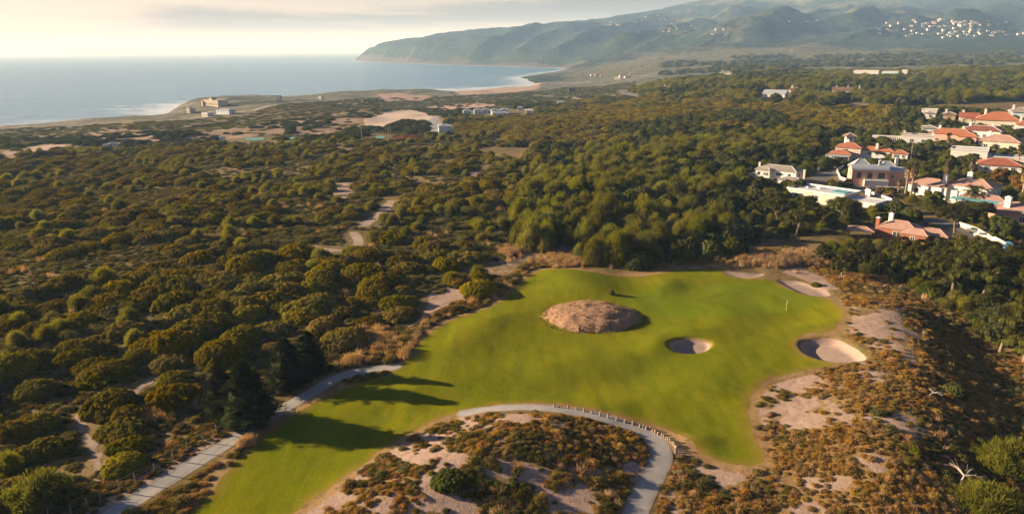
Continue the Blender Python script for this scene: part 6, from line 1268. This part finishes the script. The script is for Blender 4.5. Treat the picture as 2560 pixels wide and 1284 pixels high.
# dead branches on the dune slope
def dead_branch(px, py, s, label, seed, name='dead_tree'):
    g = np.random.default_rng(seed); x, y = at(px, py); e = empty(name, (x, y, zat(x, y)), g.random()); tag(e, label, 'dead tree')
    V, F = tube([(-1.2 * s, 0, -.05), (-.5 * s, .1, .35 * s), (.1, 0, .7 * s)], [.13 * s, .11 * s, .09 * s], 7); obj('trunk', mesh_from('trunk', V, F, MAT['bleached_wood'], True), e)
    for i in range(7):
        a = g.uniform(-1.2, 1.2); d = np.array([math.cos(a), math.sin(a), g.uniform(-.12, .5)]); l = g.uniform(.9, 1.9) * s; p0 = np.array([.1, 0, .7 * s]); p1 = p0 + d * l * .5 + np.array([0, 0, .12]); p2 = p0 + d * l + np.array([0, 0, -.12]); V, F = tube([p0, p1, p2], [.07 * s, .045 * s, .015], 5); br = obj('branch', mesh_from('branch', V, F, MAT['bleached_wood'], True), e)
        tw = []
        for j in range(3): q = p1 + (p2 - p1) * g.random(); tw.append(tube([q, q + (d + g.normal(size=3) * .5) * .6 * s], [.022 * s, .008], 4))
        V, F = merge(tw); obj('twig', mesh_from('twig', V, F, MAT['bleached_wood']), br)
dead_branch(2408, 1205, 1.25, 'bleached dead tree lying on the heath beside the low shrub', 5); dead_branch(2330, 990, .8, 'small broken dead branch below the dark round bush', 8)
for i, (px, py, a, lb) in enumerate([(2206, 720, .9, 'leaning pale dead stump under the pines'), (2228, 722, -.2, 'upright pale stump under the pines'), (2246, 720, 1.1, 'forked pale dead log under the pines')]):
    x, y = at(px, py); V, F = tube([(0, 0, -.2), (a * .35, .1, .4), (a * .7, .1, .8)], [.13, .10, .06], 7); parts = [(V, F)] + [tube([(a * .35, .1, .4), (a * .35 - .25, .2, .65)], [.05, .02], 5)]; V, F = merge(parts); tag(obj('stump', mesh_from('stump', V, F, MAT['bark_pale'], True), None, (x, y, zat(x, y))), lb, 'stump')
# estate: car, boards, lamps, walls, poles
def car(px, py, rz, label, mat='car_white'):
    x, y = at(px, py); e = empty('parked_car', (x, y, zat(x, y) + .07), rad(rz)); tag(e, label, 'car', 'cars on the estate road')
    prof = [(-2.1, .35), (-2.1, .75), (-1.9, .95), (-1.35, 1.0), (-.9, 1.42), (.55, 1.45), (1.15, 1.02), (1.95, .9), (2.12, .65), (2.1, .35)]
    n = len(prof); V = []
    for sy, k in ((-.85, .9), (-.88, 1), (.88, 1), (.85, .9)): V += [(a, sy * (.86 if z > 1.05 else 1), z) for a, z in prof]
    F = []
    for s_ in range(3): F += [(s_ * n + i, s_ * n + (i + 1) % n, (s_ + 1) * n + (i + 1) % n, (s_ + 1) * n + i) for i in range(n)]
    F += [tuple(range(n))[::-1], tuple(range(3 * n, 4 * n))]; obj('body', mesh_from('body', np.array(V, float), F, MAT[mat], False), e)
    gl = [((-.86, 1.06), (-.8, 1.38), (.5, 1.40), (.95, 1.06))]
    for sy in (-1, 1):
        yy = sy * .80; W = [(a, yy * (1.0 if z > 1.1 else 1.1), z) for a, z in gl[0]]; W2 = [(a, y_ + sy * .03, z) for a, y_, z in W]; obj('window', mesh_from('window', np.array(W + W2, float), [(0, 1, 2, 3), (7, 6, 5, 4), (0, 4, 5, 1), (1, 5, 6, 2), (2, 6, 7, 3), (3, 7, 4, 0)], MAT['window_glass']), e)
        for wx in (-1.3, 1.3):
            V, F = tube([(wx, sy * .72, .33), (wx, sy * .93, .33)], [.33, .33], 14); V = np.vstack([V, [[wx, sy * .935, .33]]]); F = [tuple(f) for f in F] + [(14 + j, 14 + (j + 1) % 14, 28) for j in range(14)]; wh = obj('wheel', mesh_from('wheel', V, F, MAT['tyre'], False), e)
            V, F = tube([(wx, sy * .936, .33), (wx, sy * .95, .33)], [.2, .19], 10); V = np.vstack([V, [[wx, sy * .952, .33]]]); F = [tuple(f) for f in F] + [(10 + j, 10 + (j + 1) % 10, 20) for j in range(10)]; obj('rim', mesh_from('rim', V, F, MAT['lamp_metal']), wh)
        obj('headlight', mesh_from('headlight', *box_vf(2.1, 2.14, sy * .62 - .16, sy * .62 + .16, .62, .76), MAT['frame_white']), e)
    V = np.array([(1.16, -.68, 1.06), (1.16, .68, 1.06), (.6, .66, 1.43), (.6, -.66, 1.43)]); V = np.vstack([V, V + (.03, 0, .02)]); obj('windscreen', mesh_from('windscreen', V, [(0, 3, 2, 1), (4, 5, 6, 7), (0, 1, 5, 4), (1, 2, 6, 5), (2, 3, 7, 6), (3, 0, 4, 7)], MAT['window_glass']), e)
car(2455, 594, -32, 'white car parked on the estate road below the leafy tree'); car(2435, 582, -32, 'grey car parked behind the white car on the estate road', 'lamp_metal')
x, y = at(2520, 632); o = empty('surfboard', (x, y, zat(x, y)), rad(-20)); tag(o, 'big blue rounded board leaning against the garden wall', 'board'); q = np.linspace(0, 2 * math.pi, 25)[:-1]; P_ = np.stack([np.cos(q) * 1.1, np.zeros(24), 1.45 + np.sin(q) * 1.4], 1); V = np.vstack([P_ + (0, -.08, 0), P_ + (0, .08, 0)]); V[:, 1] += V[:, 2] * .25; obj('board', mesh_from('board', V, [tuple(range(24)), tuple(range(24, 48))[::-1]] + [(i, 24 + i, 24 + (i + 1) % 24, (i + 1) % 24) for i in range(24)], MAT['board_blue']), o); V, F = tube([(-.4, .4, -.2), (-.4, .65, 2.2)], [.06, .06], 6); obj('prop', mesh_from('prop', V, F, MAT['post_old']), o)
def walls(pts, h, label, mat='wall_cream', t=.25):
    P = tpoly(pts, 0, False); e = empty('garden_wall', (P[0][0], P[0][1], 0)); tag(e, label, 'wall')
    for a, b_ in zip(P[:-1], P[1:]):
        d = b_ - a; l = np.linalg.norm(d); nseg = max(1, int(l / 6))
        for k in range(nseg):
            p = a + d * k / nseg; q_ = a + d * (k + 1) / nseg; z0 = min(zat(*p), zat(*q_)); n_ = np.array([-d[1], d[0]]) / l * t / 2; c4 = [p - n_, q_ - n_, q_ + n_, p + n_]; V = np.array([(c[0] - P[0][0], c[1] - P[0][1], z0 - 1) for c in c4] + [(c[0] - P[0][0], c[1] - P[0][1], z0 + h) for c in c4]); obj('wall_panel', mesh_from('wall_panel', V, [(0, 3, 2, 1), (4, 5, 6, 7), (0, 1, 5, 4), (1, 2, 6, 5), (2, 3, 7, 6), (3, 0, 4, 7)], MAT[mat]), e)
walls([(2395, 566), (2440, 582), (2480, 602), (2530, 630), (2570, 652)], 1.6, 'pale garden wall along the estate road behind the parked cars'); walls([(2108, 420), (2092, 430), (2100, 448), (2135, 462)], 1.3, 'low cream retaining wall curving round the driveway', 'wall_cream'); walls([(2155, 476), (2200, 492), (2260, 518)], 1.0, 'low wall along the estate road below the palms', 'wall_white'); walls([(2040, 428), (2090, 421)], 1.4, 'white garden wall above the driveway', 'wall_white')
walls([(2165, 486), (2176, 492)], 2.4, 'white gate post with a small blue plate beside the estate road', 'wall_white', .5)
def lamp(px, py, h, label, group):
    x, y = at(px, py); e = empty('lamp_post', (x, y, zat(x, y))); tag(e, label, 'lamp post', group); V, F = tube([(0, 0, -.3), (0, 0, h * .5), (0, 0, h)], [.10, .08, .06], 7); obj('pole', mesh_from('pole', V, F, MAT['lamp_metal'], True), e); V, F = tube([(0, 0, h), (.9, 0, h + .15)], [.05, .04], 5); obj('arm', mesh_from('arm', V, F, MAT['lamp_metal']), e); obj('lamp_head', mesh_from('lamp_head', *box_vf(.85, 1.4, -.14, .14, h + .08, h + .22), MAT['frame_white']), e)
lamp(2275, 408, 9, 'slim grey lamp post behind the barrel-roofed house', None); lamp(2408, 530, 5, 'short lamp post below the teal awning', None)
for i, (px, py, lb) in enumerate([(905, 350, 'utility pole nearest the long dune'), (972, 350, 'utility pole, taller of the close pair'), (977, 350, 'utility pole, shorter of the close pair'), (752, 352, 'utility pole, first of the pair by the short teal net'), (757, 352, 'utility pole, second of the pair by the short teal net'), (698, 296, 'pale utility pole beside the coast road'), (2212, 300, 'utility pole rising from the forest edge'), (2045, 262, 'utility pole at the tan clearing')]):
    x, y = at(px, py); hh = 9 - (i % 2) * 2; e = empty('utility_pole', (x, y, zat(x, y))); tag(e, lb, 'pole', 'utility poles'); V, F = tube([(0, 0, -.5), (0, 0, hh)], [.2, .14], 7); obj('pole', mesh_from('pole', V, F, MAT['post_wood'], True), e); obj('crossarm', mesh_from('crossarm', *box_vf(-.9, .9, -.08, .08, hh - .7, hh - .52), MAT['post_old']), e)
    for sx in (-.75, 0, .75): obj('insulator', mesh_from('insulator', *box_vf(sx - .06, sx + .06, -.06, .06, hh - .517, hh - .3), MAT['frame_white']), e)
x, y = at(1020, 352); bush(DOMES[2], x, y, 11, 5, 'dome_bush', 'big rust-red bush beside the utility poles', None); COL.objects[-1].data = dome_bush(777, mat='leaf_red') if 'leaf_red' in MAT else COL.objects[-1].data

# ------------------------------------------------------------------ the sea air
def build_haze():
    m, nt = new_mat('sea_air'); b = NB(nt); v = b.n('ShaderNodeVolumePrincipled')
    v.inputs['Color'].default_value = (0.36, 0.60, 1.0, 1); v.inputs['Absorption Color'].default_value = (1, 1, 1, 1); v.inputs['Density'].default_value = HAZE_DENSITY; v.inputs['Anisotropy'].default_value = 0.0
    o = b.n('ShaderNodeOutputMaterial'); b.l(v.outputs[0], o.inputs['Volume'])
    x, y0, y1, z0, z1 = 48000, -48000, 48000, -60, 470
    V = np.array([(-x, y0, z0), (x, y0, z0), (x, y1, z0), (-x, y1, z0), (-x, y0, z1), (x, y0, z1), (x, y1, z1), (-x, y1, z1)], float)
    F = [(0, 3, 2, 1), (4, 5, 6, 7), (0, 1, 5, 4), (1, 2, 6, 5), (2, 3, 7, 6), (3, 0, 4, 7)]
    tag(obj('haze', mesh_from('haze', V, F, m)), 'thin pale sea haze over the coast and hills', 'haze', kind='stuff')
build_haze()
